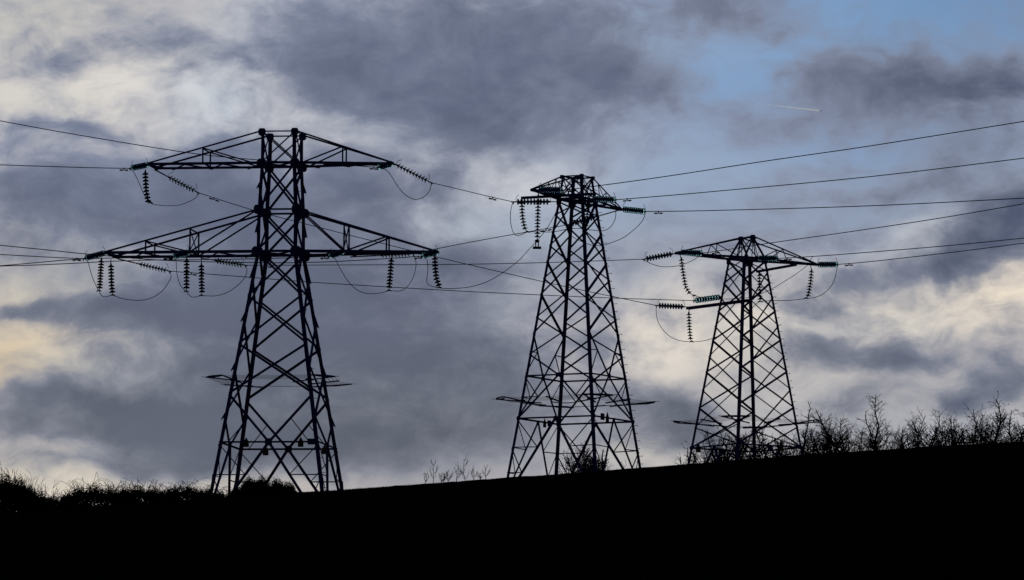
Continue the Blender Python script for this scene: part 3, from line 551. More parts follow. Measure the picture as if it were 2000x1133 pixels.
def truss_arm(P, side, zt, zc, xe, w_end, posts, sizes, cross_inner=False, name='crossarm'):
    """two side trusses (chord, tie, posts, diagonals) joined by zigzag bottom bracing."""
    m = MB(); ch, ti, po = sizes; s = side
    at, bt = P.hw(zt); ac, bc = P.hw(zc)
    pt = {}
    for sy in (-1, 1):
        root_t = V((s*at, sy*bt, zt)); root_c = V((s*ac, sy*bc, zc)); end = V((s*xe, sy*w_end, zc)); n = (0, sy, 0)
        m.ang(root_c, end, ch, n, s*sy); m.ang(root_t, end+V((0, 0, .03)), ti, n, -s*sy)
        prev = None
        for k, xp in enumerate(posts):            # from the tower outwards
            tt = (xp-at)/(xe-at); tc = (xp-ac)/(xe-ac)
            T = root_t.lerp(end, tt); B = root_c.lerp(end, tc); m.ang(T, B, po, n); pt[(sy, k)] = (T, B)
            if k == 0 and len(posts) > 1: m.ang(root_t, B, po, n)
            elif k == 0: m.ang(T, root_c.lerp(B, .14), po, n)
            else: m.ang(T, pt[(sy, k-1)][1], po, n)
    for k in range(len(posts)):
        (T0, B0), (T1, B1) = pt[(-1, k)], pt[(1, k)]
        m.ang(T0, T1, po*.8, (0, 0, 1)); m.ang(B0, B1, po, (0, 0, -1))
        if cross_inner and k == 0: m.ang(T0, B1, po*.8, (1, 0, 0)); m.ang(T1, B0, po*.8, (1, 0, 0))
    nz = 8 if len(posts) > 1 else 6
    for k in range(nz):
        a = k/nz; b = (k+1)/nz; sy = 1 if k % 2 else -1
        r0, r1 = V((s*ac, sy*bc, zc)), V((s*ac, -sy*bc, zc)); e0, e1 = V((s*xe, sy*w_end, zc)), V((s*xe, -sy*w_end, zc))
        p, q = r0.lerp(e0, a)-V((0, 0, .02)), r1.lerp(e1, b)-V((0, 0, .02)); d = (q-p).normalized()
        m.ang(p-d*.05, q+d*.14, .07, (0, 0, 1))
    if w_end > .3:
        m.ang(V((s*xe, -w_end, zc)), V((s*xe, w_end, zc)), ch, (s, 0, 0)); m.bar(V((s*(xe-.1), -w_end-.05, zc-.05)), V((s*(xe-.1), w_end+.05, zc-.05)), .1, .05)
    else:
        m.bar(V((s*(xe-.55), 0, zc)), V((s*(xe+.03), 0, zc)), .16, .10)
    return m.build(name, M_STEEL, P.root)
truss_arm(p1, -1, 33.1, 31.65, 6.1, .84, [3.52], (.115, .075, .062))
truss_arm(p1, 1, 33.1, 31.65, 5.16, .04, [2.9], (.115, .075, .062))
truss_arm(p1, -1, 29.5, 27.58, 7.98, 1.0, [4.04, 6.1], (.13, .085, .066), True)
truss_arm(p1, 1, 29.5, 27.58, 7.2, .04, [3.04, 4.95], (.13, .085, .066), True)
for z in (31.65, 27.58):      # chords carried through the body
    m = MB(); a, b = p1.hw(z)
    for sy in (-1, 1): m.ang(V((-a, sy*(b+.03), z)), V((a, sy*(b+.03), z)), .115, (0, sy, 0))
    m.ang(V((-a, -b, z)), V((a, b, z)), .06, (0, 0, 1)); m.ang(V((-a, b, z+.03)), V((a, -b, z+.03)), .06, (0, 0, 1))
    m.build('arm_tie_frame', M_STEEL, p1.root)
p1.guard(21.65, mids=(1,))
# ---- middle and right pylons: one pair of arms, arms parallel to local x, bracing staggered between faces
def angle_pylon(P, S1, S2, ring1, ring2, foot, thick, thin, red, apex, zc, xe):
    P.legs(.125, bolts=(1,))
    for f in (0, 2):     # faces along the arms
        for k, (a, b) in enumerate(zip(S1, S1[1:])): P.X_(f, a, b, thick)
    for f in (1, 3):
        for k, (a, b) in enumerate(zip(S2, S2[1:])): P.X_(f, a, b, thin, off=.02)
    for f in range(4):
        i, j, n = FACES[f]; zl = (S1 if f in (0, 2) else S2)[-1]; th = thick if f in (0, 2) else thin
        P.H(f, ring2, red*1.5); P.H(f, zc, .085)
        if ring1:
            P.H(f, ring1, red*1.4); mid = P.mid(f, ring1); P.plates(f, mid, .22, .2)
            for q, o in ((i, j), (j, i)):
                P.fb(f, P.c(q, zl), mid, th, .012); P.fb(f, mid, P.c(o, ring2), th, .012 if q == i else -.002)
                xa = P.c(q, zl).lerp(mid, .42 if f in (0, 2) else .0001)
                if f in (0, 2):
                    P.fb(f, P.c(q, xa.z-.02), xa, red*.8, .02); P.fb(f, P.c(q, ring1+.1), xa, red*.7, .02)
                xb = mid.lerp(P.c(q, ring2), .5)
                P.fb(f, P.c(q, xb.z), xb, red*.8, .02); P.fb(f, P.c(q, ring1-.05), xb, red*.8, .02)
        else:
            if zl > ring2+.1: P.X_(f, zl, ring2, th, off=.012)
        P.plates(f, P.c(i, ring2)+(P.c(j, ring2)-P.c(i, ring2)).normalized()*.05, .15, .19)
        mid = P.mid(f, ring2-.03); P.plates(f, mid, .14, .16)
        for q in (i, j):
            ft = P.c(q, foot); P.fb(f, mid, ft, thick*1.05, .012)
            zz = [ring2-(ring2-foot)*u for u in (.33, .62)]; pz = ring2
            for z in zz:
                xp = mid.lerp(ft, (ring2-z)/(ring2-foot)); P.fb(f, P.c(q, z), xp, red*.85, .02); P.fb(f, P.c(q, pz-.05), xp, red*.8, .02); pz = z
    # peak and arms
    a, b = P.hw(zc); top = P.prof[0]
    pk = MB()
    if apex == 'flat':
        tops = [P.c(i, top[0]) for i in range(4)]
        for i in range(4):
            n = FACES[i][2]; j = (i+1) % 4
            pk.ang(tops[i], tops[j], .06, n); base0, base1 = P.c(i, zc), P.c(j, zc)
            pk.ang(tops[i], base1, .05, n); pk.ang(tops[j], base0, .05, n); pk.bar(tops[i]-V((0, 0, .11)), tops[i]+V((0, 0, .06)), .15)
            m_ = (base0+base1)/2; pk.ang(tops[i], m_, .035, n)
        pk.ang(tops[0], tops[2], .04, (0, 0, 1)); pk.ang(tops[1], tops[3], .04, (0, 0, 1))
        tie = {-1: (tops[3], tops[0]), 1: (tops[2], tops[1])}
    else:
        tops = [V((0, .5, apex)), V((0, -.48, apex))]
        for q, t in enumerate(tops):
            sy = 1 if q == 0 else -1
            for sx in (-1, 1):
                pk.ang(t, V((sx*a, sy*b, zc)), .075, (sx, 0, 0)); pk.ang(t, V((sx*a*.28, sy*b, zc)), .045, (0, sy, 0)); pk.ang(t, V((sx*a, -sy*b*.2, zc)), .04, (sx, 0, 0))
            pk.bar(t-V((0, 0, .1)), t+V((0, 0, .05)), .2)
            pk.plate([t+V((x, 0, z)) for x, z in ((-.2, -.14), (.2, -.14), (.1, .04), (-.1, .04))], (0, 1, 0), .03)
        pk.ang(tops[0], tops[1], .08, (0, 0, 1))
        tie = {-1: tuple(tops), 1: tuple(tops)}
    pk.build('peak_frame', M_STEEL, P.root)
    for s in (-1, 1):
        m = MB(); tip = V((s*xe, 0, zc))
        for q, sy in ((0, 1), (1, -1)):
            rc = V((s*a, sy*b, zc)); n = (0, sy, 0); t0 = tie[s][q]
            m.ang(rc, tip+V((0, sy*.04, 0)), .105, n); m.ang(t0, tip+V((0, sy*.03, .04)), .068, n)
            for u, v in ((.47, .42), (.2, .16)) if apex == 'flat' else ((.47, .42),):
                T = t0.lerp(tip, u); B = rc.lerp(tip, v)
                if u > .4: m.ang(T, B, .045, n)
                else: m.ang(T, B, .04, n)
            m.ang(t0.lerp(tip, .47), rc.lerp(tip, .06), .045, n)
            if apex == 'flat': m.ang(t0.lerp(tip, .2), rc.lerp(tip, .42), .035, n)
        for k in range(5):
            u0, u1 = k/5, (k+1)/5; sy = 1 if k % 2 else -1
            m.ang(V((s*a, sy*b, zc-.02)).lerp(tip, u0), V((s*a, -sy*b, zc-.02)).lerp(tip, u1), .05, (0, 0, 1))
        m.bar(tip-V((s*.75, 0, 0)), tip+V((s*.05, 0, 0)), .16, .12)
        m.build('crossarm', M_STEEL, P.root)
    fr = MB()
    for f in range(4):
        i, j, n = FACES[f]; N = V(n); fr.bar(P.c(i, zc)+N*.03, P.c(j, zc)+N*.03, .05, .10, (0, 0, 1))
        P.plates(f, P.c(i, zc-.12)+(P.c(j, zc)-P.c(i, zc)).normalized()*.08, .25, .30); P.plates(f, P.c(j, zc-.12)-(P.c(j, zc)-P.c(i, zc)).normalized()*.08, .25, .30)
    fr.ang(P.c(0, zc), P.c(2, zc), .07, (0, 0, 1)); fr.ang(P.c(1, zc+.02), P.c(3, zc+.02), .07, (0, 0, 1))
    fr.build('arm_tie_frame', M_STEEL, P.root)
    P.done()
p2 = Pylon('lattice_pylon', 2.889, 253.0, math.radians(60.91), 'middle lattice pylon with a flat four cornered top and a weight bar hanging beside it',
           [(30.586, .524, .50), (29.516, .636, .636), (19.67, 1.912, 1.912), (15.3, 2.478, 2.478)], 15.6)
angle_pylon(p2, [29.45, 28.03, 26.7, 25.23, 23.49], [29.45, 28.84, 27.45, 25.97, 24.22, 22.55], 21.58, 19.67, 15.75, .086, .064, .05, 'flat', 29.56, 4.17)
m = MB(); m.ang((-2.05, -1.85, 29.57), (-2.05, 1.72, 29.57), .11, (0, 0, 1)); m.ang((-1.93, -1.85, 29.57), (-1.93, 1.72, 29.57), .11, (0, 0, 1))
for y in (-1.7, -.4, .4, 1.6): m.bar((-2.1, y, 29.53), (-1.88, y, 29.53), .06)
m.build('string_beam', M_STEEL, p2.root)
p2.guard(20.45)
p3 = Pylon('lattice_pylon', 11.368, 274.0, math.radians(33.87), 'right lattice pylon with a two pointed peak and a low beam at its left',
           [(29.25, .65, .65), (29.063, .667, .667), (20.03, 1.921, 1.921), (16.1, 2.467, 2.467)], 16.3)
angle_pylon(p3, [29.1, 28.01, 26.64, 25.24, 23.7, 21.96, 20.03], [29.1, 28.58, 27.32, 25.93, 24.46, 22.84, 21.02], None, 20.03, 16.4, .082, .052, .05, 30.28, 29.2, 4.2)
m = MB()
for x in (-1.02, -.88): m.ang((x, -1.5, 27.07), (x, 3.52, 27.07), .14, (0, 0, 1))
for y in (-1.3, -.8, 0, .8, 1.6, 2.4, 3.3): m.bar((-1.1, y, 27.03), (-.82, y, 27.03), .06)
m.build('string_beam', M_STEEL, p3.root)
m = MB()
for x in (0, .1): m.ang((3.04+x, .1, 29.18), (3.46+x, 3.9, 29.18), .11, (0, 0, 1))
m.bar((3.4, 3.8, 29.13), (3.66, 3.8, 29.13), .07); m.build('string_beam', M_STEEL, p3.root)
p3.guard(21.2)
PY = {1: p1, 2: p2, 3: p3}
# ------------------------------------------------------------------ insulator strings
def disc_mesh(kind):
    m = MB(); m.cur = 0
    m.lathe([(0, .005), (.028, .005), (.045, -.006), (.05, -.05), (.042, -.062), (0, -.062)], 12)        # iron cap
    m.lathe([(0, -.06), (.016, -.06), (.016, -.146), (0, -.146)], 8)                                     # pin
    m.cur = 1
    if kind == 'glass':
        m.lathe([(.044, -.05), (.075, -.058), (.108, -.074), (.125, -.092), (.127, -.104), (.119, -.107), (.110, -.090), (.095, -.093), (.086, -.082), (.065, -.092), (.055, -.080), (.03, -.085), (.02, -.075), (.044, -.05)], 18)
    elif kind == 'flat_porcelain':
        m.lathe([(.046, -.045), (.09, -.055), (.122, -.068), (.13, -.08), (.126, -.094), (.112, -.088), (.088, -.086), (.06, -.084), (.03, -.09), (.02, -.08), (.046, -.045)], 18)
    else:
        m.lathe([(.046, -.035), (.085, -.048), (.118, -.066), (.13, -.088), (.128, -.112), (.118, -.116), (.108, -.098), (.088, -.104), (.07, -.094), (.035, -.108), (.02, -.09), (.046, -.035)], 18)
    me = m.mesh(kind+'_disc', [M_GALV, M_GLASS if kind == 'glass' else M_PORC], True)
    return me
DM = {k: disc_mesh(k) for k in ('glass', 'porcelain', 'flat_porcelain')}
def along(pts, d):
    for a, b in zip(pts, pts[1:]):
        L = (b-a).length
        if d <= L: return a+(b-a)*(d/L), (b-a).normalized()
        d -= L
    dd = (pts[-1]-pts[-2]).normalized(); return pts[-1]+dd*d, dd
def frame(d):       # local -z runs along the string
    return d.to_track_quat('-Z', 'Y')
for S in DATA['strings']:
    A, B = V(S['a']), V(S['b']); pts = [V(p) for p in S['pts']]
    root = empty('insulator_string', A); tag(root, S['label'], 'insulator', S['group'])
    tot = sum((b-a).length for a, b in zip(pts, pts[1:])); n = S['n']; pitch = tot/(n-1)
    loc = lambda p: p-A
    for k in range(n):
        p, d = along(pts, pitch*k); p = p-d*.07
        o = bpy.data.objects.new('disc', DM['flat_porcelain' if S['kind'] == 'porcelain' and S['k'][0] != 'S' else S['kind']]); COL.objects.link(o); o.parent = root
        o.location = loc(p); o.rotation_mode = 'QUATERNION'; o.rotation_quaternion = frame(d); q = pitch/.146; wd = 1.12 if S['k'][0] == 'S' else 1.14 if S['kind'] == 'glass' else 1.04; o.scale = (wd, wd, q)
    p0, d0 = along(pts, 0); p1_, d1 = along(pts, tot); p0 = p0-d0*.07; p1_ = p1_+d1*.06
    m = MB(); L0 = (p0-A).length
    if L0 > .75:      # long adjustable link plates, then a shackle ring
        e = A.lerp(p0, 1-.22/L0); m.bar(loc(A), loc(e), .075, .05); m.tube([loc(e), loc(p0)], .018, 6)
        for k in range(8):
            a0, a1 = k*math.pi/4, (k+1)*math.pi/4; u = d0.orthogonal().normalized(); c = e.lerp(p0, .35)
            m.bar(loc(c+(d0*math.cos(a0)+u*math.sin(a0))*.05), loc(c+(d0*math.cos(a1)+u*math.sin(a1))*.05), .016)
    else: m.tube([loc(A), loc(p0)], .022, 6)
    m.tube([loc(p0-d0*.06), loc(p0+d0*.02)], .04, 8)
    m.build('link', M_GALV, root)
    m = MB(); m.tube([loc(p1_-d1*.06), loc(B)], .018, 6); db = (B-p1_).normalized()
    if S['horns']: m.tube([loc(B-db*.16), loc(B+db*.1)], .03, 6); m.tube([loc(B), loc(B-V((0, 0, .11)))], .024, 6)
    else:
        h = V((1, .2, 0)).normalized(); m.tube([loc(B-h*.11+V((0, 0, -.02))), loc(B+V((0, 0, .05))), loc(B+h*.11+V((0, 0, -.02)))], .028, 6)
    m.build('clamp', M_GALV, root)
    if S['horns'] and S['k'] not in ('S1d', 'S1o', 'V10'):
        up = V((0, 0, 1)); up = (up-d0*up.dot(d0)).normalized()
        for q, dd, sgn in ((p0-d0*.05, d0, -1), (p1_+d1*.05, d1, 1)):
            h = MB(); h.tube([loc(q), loc(q+up*.14+dd*sgn*.02), loc(q+up*.24-dd*sgn*.03), loc(q+up*.33-dd*sgn*.14)], .011, 5); h.build('arcing_horn', M_GALV, root)
    if S['k'] == 'U3':
        wt = V(DATA['weight'])
        m = MB()
        for x in (-.06, .06): m.bar(loc(wt+V((x, 0, .02))), loc(wt+V((x, 0, -.27))), .035)
        m.bar(loc(wt+V((0, 0, .06))), loc(wt+V((0, 0, -.08))), .14, .08)
        m.tube([loc(wt+V((-.19, 0, -.31))), loc(wt+V((.19, 0, -.31)))], .06, 12); m.build('weight_bar', M_GALV, root)
# ------------------------------------------------------------------ conductors
def catmull(P, k=6):
    out = []; n = len(P)
    for i in range(n-1):
        a, b, c, d = P[max(i-1, 0)], P[i], P[i+1], P[min(i+2, n-1)]
        for j in range(k):
            t = j/k; t2, t3 = t*t, t*t*t
            out.append(.5*((2*b)+(c-a)*t+(2*a-5*b+4*c-d)*t2+(3*b-a-3*c+d)*t3))
    out.append(P[-1]); return out
for Cb in DATA['cables']:
    P = [V(p) for p in Cb['pts']]; O = P[0].copy(); jump = Cb['k'][0] == 'j'
    nm = 'jumper_cable' if jump else 'power_line'
    root = empty(nm, O); tag(root, Cb['label'], 'cable' if jump else 'power line', Cb['group'])
    m = MB(); pp = catmull(P, 8); pts = [pp[0]]
    for p in pp[1:]:
        if (p-pts[-1]).length > .04: pts.append(p)
    m.tube([p-O for p in pts], Cb['rad'], 6); m.build('conductor', M_WIRE, root, True)
    for dpt in Cb['damp']:
        c = min(range(1, len(pts)-1), key=lambda i: (pts[i]-V(dpt)).length); a = V(dpt); d = (pts[c+1]-pts[c-1]).normalized()
        # closest point on the line
        a = pts[c-1]+d*(a-pts[c-1]).dot(d); lo = a-V((0, 0, .085))
        q = MB(); q.bar(a+V((0, 0, .03))-O, lo-O, .045, .05, (1, 0, 0)); q.tube([lo-d*.2-O, lo+d*.2-O], .012, 5)
        for s_ in (-1, 1): q.tube([lo+d*s_*.09-O, lo+d*s_*.12-O, lo+d*s_*.24-O, lo+d*s_*.26-O], .034, 8)
        q.build('vibration_damper', M_GALV, root)
# ------------------------------------------------------------------ danger plates
for s in DATA['signs']:
    P = PY[s['t']]; c, sn = math.cos(P.rz), math.sin(P.rz); x, y, z = s['p']
    w = V((P.X+x*c-y*sn, P.Y+x*sn+y*c, z)); rz = P.rz if s['axis'] == 'x' else P.rz+math.pi/2
    a, h = s['w']/2, s['h']/2
    m = MB()
    out = [(-a, -h), (a, -h), (a, h*.0), (0, h), (-a, h*.0)] if s['kind'] == 'tri' else [(-a, -h), (a, -h), (a, h), (-a, h)]
    m.plate([V((u, 0, v)) for u, v in out], (0, 1, 0), .012)
    o = m.build('danger_plate', M_SIGN if s['kind'] == 'tri' else M_PLATE); o.location = w; o.rotation_euler.z = rz
    tag(o, s['label'], 'sign', 'plates on the pylon bases')
# ------------------------------------------------------------------ vegetation
def branch(m, r, p, d, L, rad, depth, den, tips, curl=.35, up=.12, minr=.009):
    n = max(3, int(L/.16)); pts = [p.copy()]; q = p.copy(); st = L/n; dirs = []
    for i in range(n):
        d = (d+V((r.gauss(0, curl), r.gauss(0, curl), r.gauss(0, curl)+up))*.5).normalized()
        q = q+d*st; pts.append(q.copy()); dirs.append(d.copy())
    m.tube(pts, rad, 4 if rad > .02 else 3, max(minr*.75, rad*.45), False)
    tips.append(q)
    if depth == 0 or L < .14: return
    k = max(2, int(L/.16*den))
    for i in range(k):
        j = r.randint(max(0, int(n*.2)), n-1); dd = dirs[j]
        perp = V((r.gauss(0, 1), r.gauss(0, 1), r.gauss(0, 1))); perp = (perp-dd*perp.dot(dd)).normalized()
        ang = r.uniform(.5, 1.15); nd = dd*math.cos(ang)+perp*math.sin(ang)
        branch(m, r, pts[j+1], nd, L*r.uniform(.3, .55), max(minr, rad*.5), depth-1, den, tips, curl, up, minr)
for vg in DATA['veg']:
    r = random.Random(vg['seed']); base = V((vg['x'], vg['y'], vg['z'])); h, w = vg['h'], vg['w']; k = vg['kind']
    if k == 'sapling':
        root = empty('bare_sapling', base); tag(root, vg['label'], vg['cat'], vg['group']); hid = vg['hid']-.2; vis = h-hid
        for s in range(2 if w < 1 else 3):
            m = MB(); x0 = (s-.7)*w*.33; hh = vis*(1 if s == 1 else r.uniform(.55, .85)); ln = r.uniform(-.25, .25)
            q0 = V((x0, r.uniform(-.2, .2), hid)); sp = [V((x0*.5, 0, -.1)), q0, q0+V((ln*hh*.3, 0, hh*.45)), q0+V((ln*hh*.2, 0, hh*.96))]
            cp = catmull(sp, 5); m.tube(cp, .022, 5, .009, False)
            for b_ in range(9):
                i = r.randint(6, len(cp)-2); a = r.choice((-1, 1))*r.uniform(.35, 1.0); L_ = hh*r.uniform(.22, .5)*(1.15-(i-6)/14)
                e = cp[i]; c1 = e+V((a*L_*.45, r.uniform(-.2, .2)*L_, L_*.35)); c2 = e+V((a*L_*.62, r.uniform(-.3, .3)*L_, L_))
                m.tube(catmull([e, c1, c2], 4), .011, 3, .007, False)
                if r.random() < .7: m.tube([c1, c1+V((a*L_*.4, 0, L_*.45))], .008, 3, .006, False)
            m.build('stem', M_BARK, root)
    elif k == 'bare':
        den = vg['den']; root = empty('bare_tree' if 'tree' in vg['label'] else 'bare_bush', base); tag(root, vg['label'], vg['cat'], vg['group'])
        ug = MB(); tips = []; hid = max(.2, vg['hid']-.25); vis = h-hid
        tall = vg['cat'] == 'tree'; ns = (2 if w < 2.2 else 3) if tall else 5
        lean = -.10 if 'leaning' in vg['label'] or 'crooked' in vg['label'] else 0
        for s in range(ns):
            tr = MB(); m = MB() if tall else tr
            off = 0 if s == 0 else r.uniform(-.34, .34)*w
            st = V((off*.6, r.uniform(-.3, .3), -.15)); hh = vis*(.93 if s == 0 else r.uniform(.45, .8) if tall else r.uniform(.55, .93))
            # stem up to the level of the crest, then the part that shows
            q = V((off, st.y, hid)); pts = [st, st.lerp(q, .5), q.copy()]; n = 8; d = V((off/w*.5+lean, r.uniform(-.1, .1), 1)).normalized(); vp = [q.copy()]
            for i in range(n):
                d = (d+V((r.gauss(0, .20)+lean*.5, r.gauss(0, .14), .16))).normalized(); q = q+d*hh/n; vp.append(q.copy())
            k_ = hh/max(.1, vp[-1].z-hid); vp = [V((p.x, p.y, hid+(p.z-hid)*k_)) for p in vp]
            tr.tube(pts+vp[1:], (.075 if s == 0 else .05) if tall else .04, 6, .016, False)
            nb = int((40 if s == 0 else 27)*den) if tall else int(24*den)
            for b in range(nb):
                t = r.random()**1.15*.97; f_ = t*n; i = min(n-1, int(f_)); p = vp[i].lerp(vp[i+1], f_-i)
                a = r.choice((-1, 1)); hz = V((a*r.uniform(.3, 1), r.uniform(-.7, .7), r.uniform(.15, 1.1))).normalized()
                Lb = (w*.46*(1-.66*t) if tall else w*.40*(1-.5*t))*r.uniform(.3, 1.15)
                branch(m, r, p, hz, Lb, .024*(1.2-t*.6), 2, .86*min(1, den+.1), tips, .30, .13, .008)
            for b in range(7 if tall else 4):      # lower limbs, below the line of the crest
                p = st.lerp(V((off, st.y, hid)), r.uniform(.25, 1)); a = r.choice((-1, 1))
                branch(m, r, p, V((a*r.uniform(.4, 1), r.uniform(-.8, .8), r.uniform(.2, 1))).normalized(), w*r.uniform(.25, .6), .02, 1, .7, tips, .30, .12, .009)
            if tall: tr.build('trunk', M_BARK, root); m.build('branches', M_BARK, root)
            else: tr.build('stem', M_BARK, root)
        for b in range(int(w*(22 if tall else 20)*den)):
            p = V((r.uniform(-.68, .68)*w, r.uniform(-.5, .5), hid+r.uniform(-.15, .05)))
            branch(ug, r, p, V((r.uniform(-.6, .6), r.uniform(-.3, .3), 1)).normalized(), vis*r.uniform(.14, .40 if tall else .6), .017, 2, .72, tips, .30, .10, .008)
        ug.build('shoots', M_BARK, root)
    else:
        root = empty('bramble_bush', base); tag(root, vg['label'], vg['cat'], vg['group'])
        cn = MB(); lf = MB(); dome = 'rounded' in vg['label']; edge = 'edge' in vg['label'] and 'dense' in vg['label']
        hm = h*(.80 if dome else .76 if edge else .68)
        def leaf(p, sz):
            u = V((r.gauss(0, 1), r.gauss(0, 1), r.gauss(0, 1))).normalized(); v = u.orthogonal().normalized(); b = len(lf.v)
            lf.v += [p-u*sz, p+v*sz*.6, p+u*sz, p-v*sz*.6]; lf.f.append((b, b+1, b+2, b+3)); lf.mi.append(0)
        NL = int((10500 if dome else 8200)*w*hm/2.2); ph = [r.uniform(0, 6.28) for _ in range(4)]; tilt = -.55 if 'sloping' in vg['label'] else 0
        def topz(x):
            u = x/(w*.62)
            if dome: prof_ = math.sqrt(max(0, 1-min(1, abs(x/(w*.54))**2.1)))
            else: prof_ = max(.3, 1-.28*u*u+tilt*u*.5)
            return hm*prof_*(1+.05*math.sin(x*3.3+ph[0])+.06*math.sin(x*9.7+ph[1])+(.01 if dome else .04)*math.sin(x*23+ph[2]))
        for i in range(NL):
            x = r.uniform(-.64, .64)*w; y = r.gauss(0, .5); tz = topz(x)
            q = r.random(); z = tz*(1-abs(r.gauss(0, .30))) if q < .55 else r.uniform(0, tz*.93)
            if z < -.1: continue
            z += r.gauss(0, .05) if q < .55 else 0; leaf(V((x, y, z)), r.uniform(.016, .036) if z > tz*(.9 if dome else .82) else r.uniform(.035, .07))
        spiky = edge or 'upright' in vg['label'] or 'twiggy' in vg['label']
        nc = int(w*(36 if spiky else 24 if dome else 30))
        for i in range(nc):
            x = r.uniform(-.58, .58)*w; z0 = topz(x)*r.uniform(.7, .95); q = r.random()
            st = V((x, r.gauss(0, .3), z0)); a = r.choice((-1, 1)); reach = r.uniform(.15, .8)*(1.5 if q > .95 else 1); hi = (h-hm)*r.uniform(.15, 1.05)*(.7 if dome else 1)+.05
            if spiky:
                branch(cn, r, st, V((r.uniform(-.3, .3), r.uniform(-.3, .3), 1)).normalized(), hi*r.uniform(.7, 1.25)+.1, .010, 1, .55, [], .10, .2, .0065)
            elif q < .74:
                e = V((a*reach*r.uniform(.05, .6), r.uniform(-.1, .1), hi)); pts = [st, st+V((e.x*.25, 0, hi*.6)), st+e]; cn.tube(catmull(pts, 4), .008, 3, .005, False)
                for k_ in range(r.randint(2, 9)): leaf(pts[2].lerp(pts[1], r.random())+V((r.gauss(0, .015), 0, r.gauss(0, .015))), r.uniform(.012, .028))
                if r.random() < .5: branch(cn, r, pts[1], V((-a*.6, 0, .8)).normalized(), hi*.5, .006, 0, .5, [], .2, .2, .005)
            else:
                c1, c2 = r.uniform(.2, .5), r.uniform(.6, .9); dz = r.uniform(-.3, .75)
                pts = [st, st+V((a*reach*c1, 0, hi*r.uniform(.55, .95))), st+V((a*reach*c2, r.uniform(-.1, .1), hi)), st+V((a*reach*1.15, r.uniform(-.2, .2), hi*dz))]
                cp = catmull(pts, 6); cn.tube(cp, .009, 3, .0055, False)
                for k_ in range(r.randint(2, 10)): leaf(r.choice(cp)+V((r.gauss(0, .02), r.gauss(0, .02), r.gauss(0, .02))), r.uniform(.012, .03))
        cn.build('stems', M_BARK, root); lf.build('leaves', M_LEAF, root)
# ------------------------------------------------------------------ vapour trail and aircraft, 80 km off
a, b = V(DATA['contrail'][0]), V(DATA['contrail'][1]); m = MB(); n = 24; pts = [(a.lerp(b, i/n))-a for i in range(n+1)]
m.tube(pts, 1.6, 10, 9.5)
mt = bpy.data.materials.new('vapour'); mt.use_nodes = True; nt = mt.node_tree; nt.nodes.clear()
out = nt.nodes.new('ShaderNodeOutputMaterial'); vs = nt.nodes.new('ShaderNodeVolumeScatter')
vs.inputs['Color'].default_value = (.46, .72, 1, 1); vs.inputs['Density'].default_value = .065; vs.inputs['Anisotropy'].default_value = .58
nt.links.new(vs.outputs[0], out.inputs['Volume'])
o = m.build('vapour_trail', mt, None, True); o.location = a; tag(o, 'short white vapour trail against the blue gap in the clouds', 'vapour trail')
d = (b-a).normalized(); ap = empty('aeroplane', DATA['plane']); tag(ap, 'tiny distant aeroplane at the head of the vapour trail', 'aeroplane')
up = V((0, 0, 1)); sd = d.cross(up).normalized()
m = MB(); m.tube([d*-18, d*-14, d*12, d*17, d*20], 2.0, 8, 1.2); m.build('fuselage', M_GALV, ap)
for s in (-1, 1):
    m = MB(); m.plate([d*4, d*-3, d*-9+sd*s*17, d*-6+sd*s*17], up, .6); m.build('wing', M_GALV, ap)
m = MB(); m.plate([d*-12, d*-18, d*-20+up*6, d*-17+up*6], sd, .5); m.build('tail_fin', M_GALV, ap)
# ------------------------------------------------------------------ sky
SUN_AZ, SUN_EL = math.radians(1.4), math.radians(2.6)
w = bpy.data.worlds.new('World'); sc.world = w; w.use_nodes = True; nt = w.node_tree; N = nt.nodes; L = nt.links; N.clear()
def node(t, **k):
    n = N.new(t)
    for a, b in k.items(): setattr(n, a, b)
    return n
def math_(op, a, b=None, c=None, clamp=False):
    n = node('ShaderNodeMath', operation=op, use_clamp=clamp)
    for i, x in enumerate((a, b, c)):
        if x is None: continue
        if isinstance(x, (int, float)): n.inputs[i].default_value = x
        else: L.new(x, n.inputs[i])
    return n.outputs[0]
tc = node('ShaderNodeTexCoord'); sp = node('ShaderNodeSeparateXYZ'); L.new(tc.outputs['Generated'], sp.inputs[0])
K = 11111.0
az = math_('MULTIPLY', math_('ARCTAN2', sp.outputs['X'], sp.outputs['Y']), K)
el = math_('MULTIPLY', math_('ARCSINE', sp.outputs['Z']), K)
cv = node('ShaderNodeCombineXYZ'); L.new(az, cv.inputs[0]); L.new(el, cv.inputs[1])
def noise(vec, scale, detail, rough, sx=1., sy=1., off=0., lac=2.0):
    mp = node('ShaderNodeMapping'); mp.inputs['Scale'].default_value = (scale*sx, scale*sy, 1); mp.inputs['Location'].default_value = (off, off*.7, off*.3); L.new(vec, mp.inputs['Vector'])
    n = node('ShaderNodeTexNoise'); n.inputs['Scale'].default_value = 1; n.inputs['Detail'].default_value = detail; n.inputs['Roughness'].default_value = rough; n.inputs['Lacunarity'].default_value = lac
    L.new(mp.outputs[0], n.inputs['Vector']); return n
def vadd(vec, ncol, amp):
    s = node('ShaderNodeVectorMath', operation='SUBTRACT'); L.new(ncol, s.inputs[0]); s.inputs[1].default_value = (.5, .5, .5)
    q = node('ShaderNodeVectorMath', operation='MULTIPLY'); L.new(s.outputs[0], q.inputs[0]); q.inputs[1].default_value = (amp, amp*.75, 0)
    a_ = node('ShaderNodeVectorMath', operation='ADD'); L.new(vec, a_.inputs[0]); L.new(q.outputs[0], a_.inputs[1]); return a_.outputs[0]
P0 = cv.outputs[0]
P1 = vadd(P0, noise(P0, 1/260, 3, .5, 1, 1.5, 3.1).outputs['Color'], 150)
P2 = vadd(P1, noise(P0, 1/80, 4, .5, 1, 1.4, 7.7).outputs['Color'], 46)
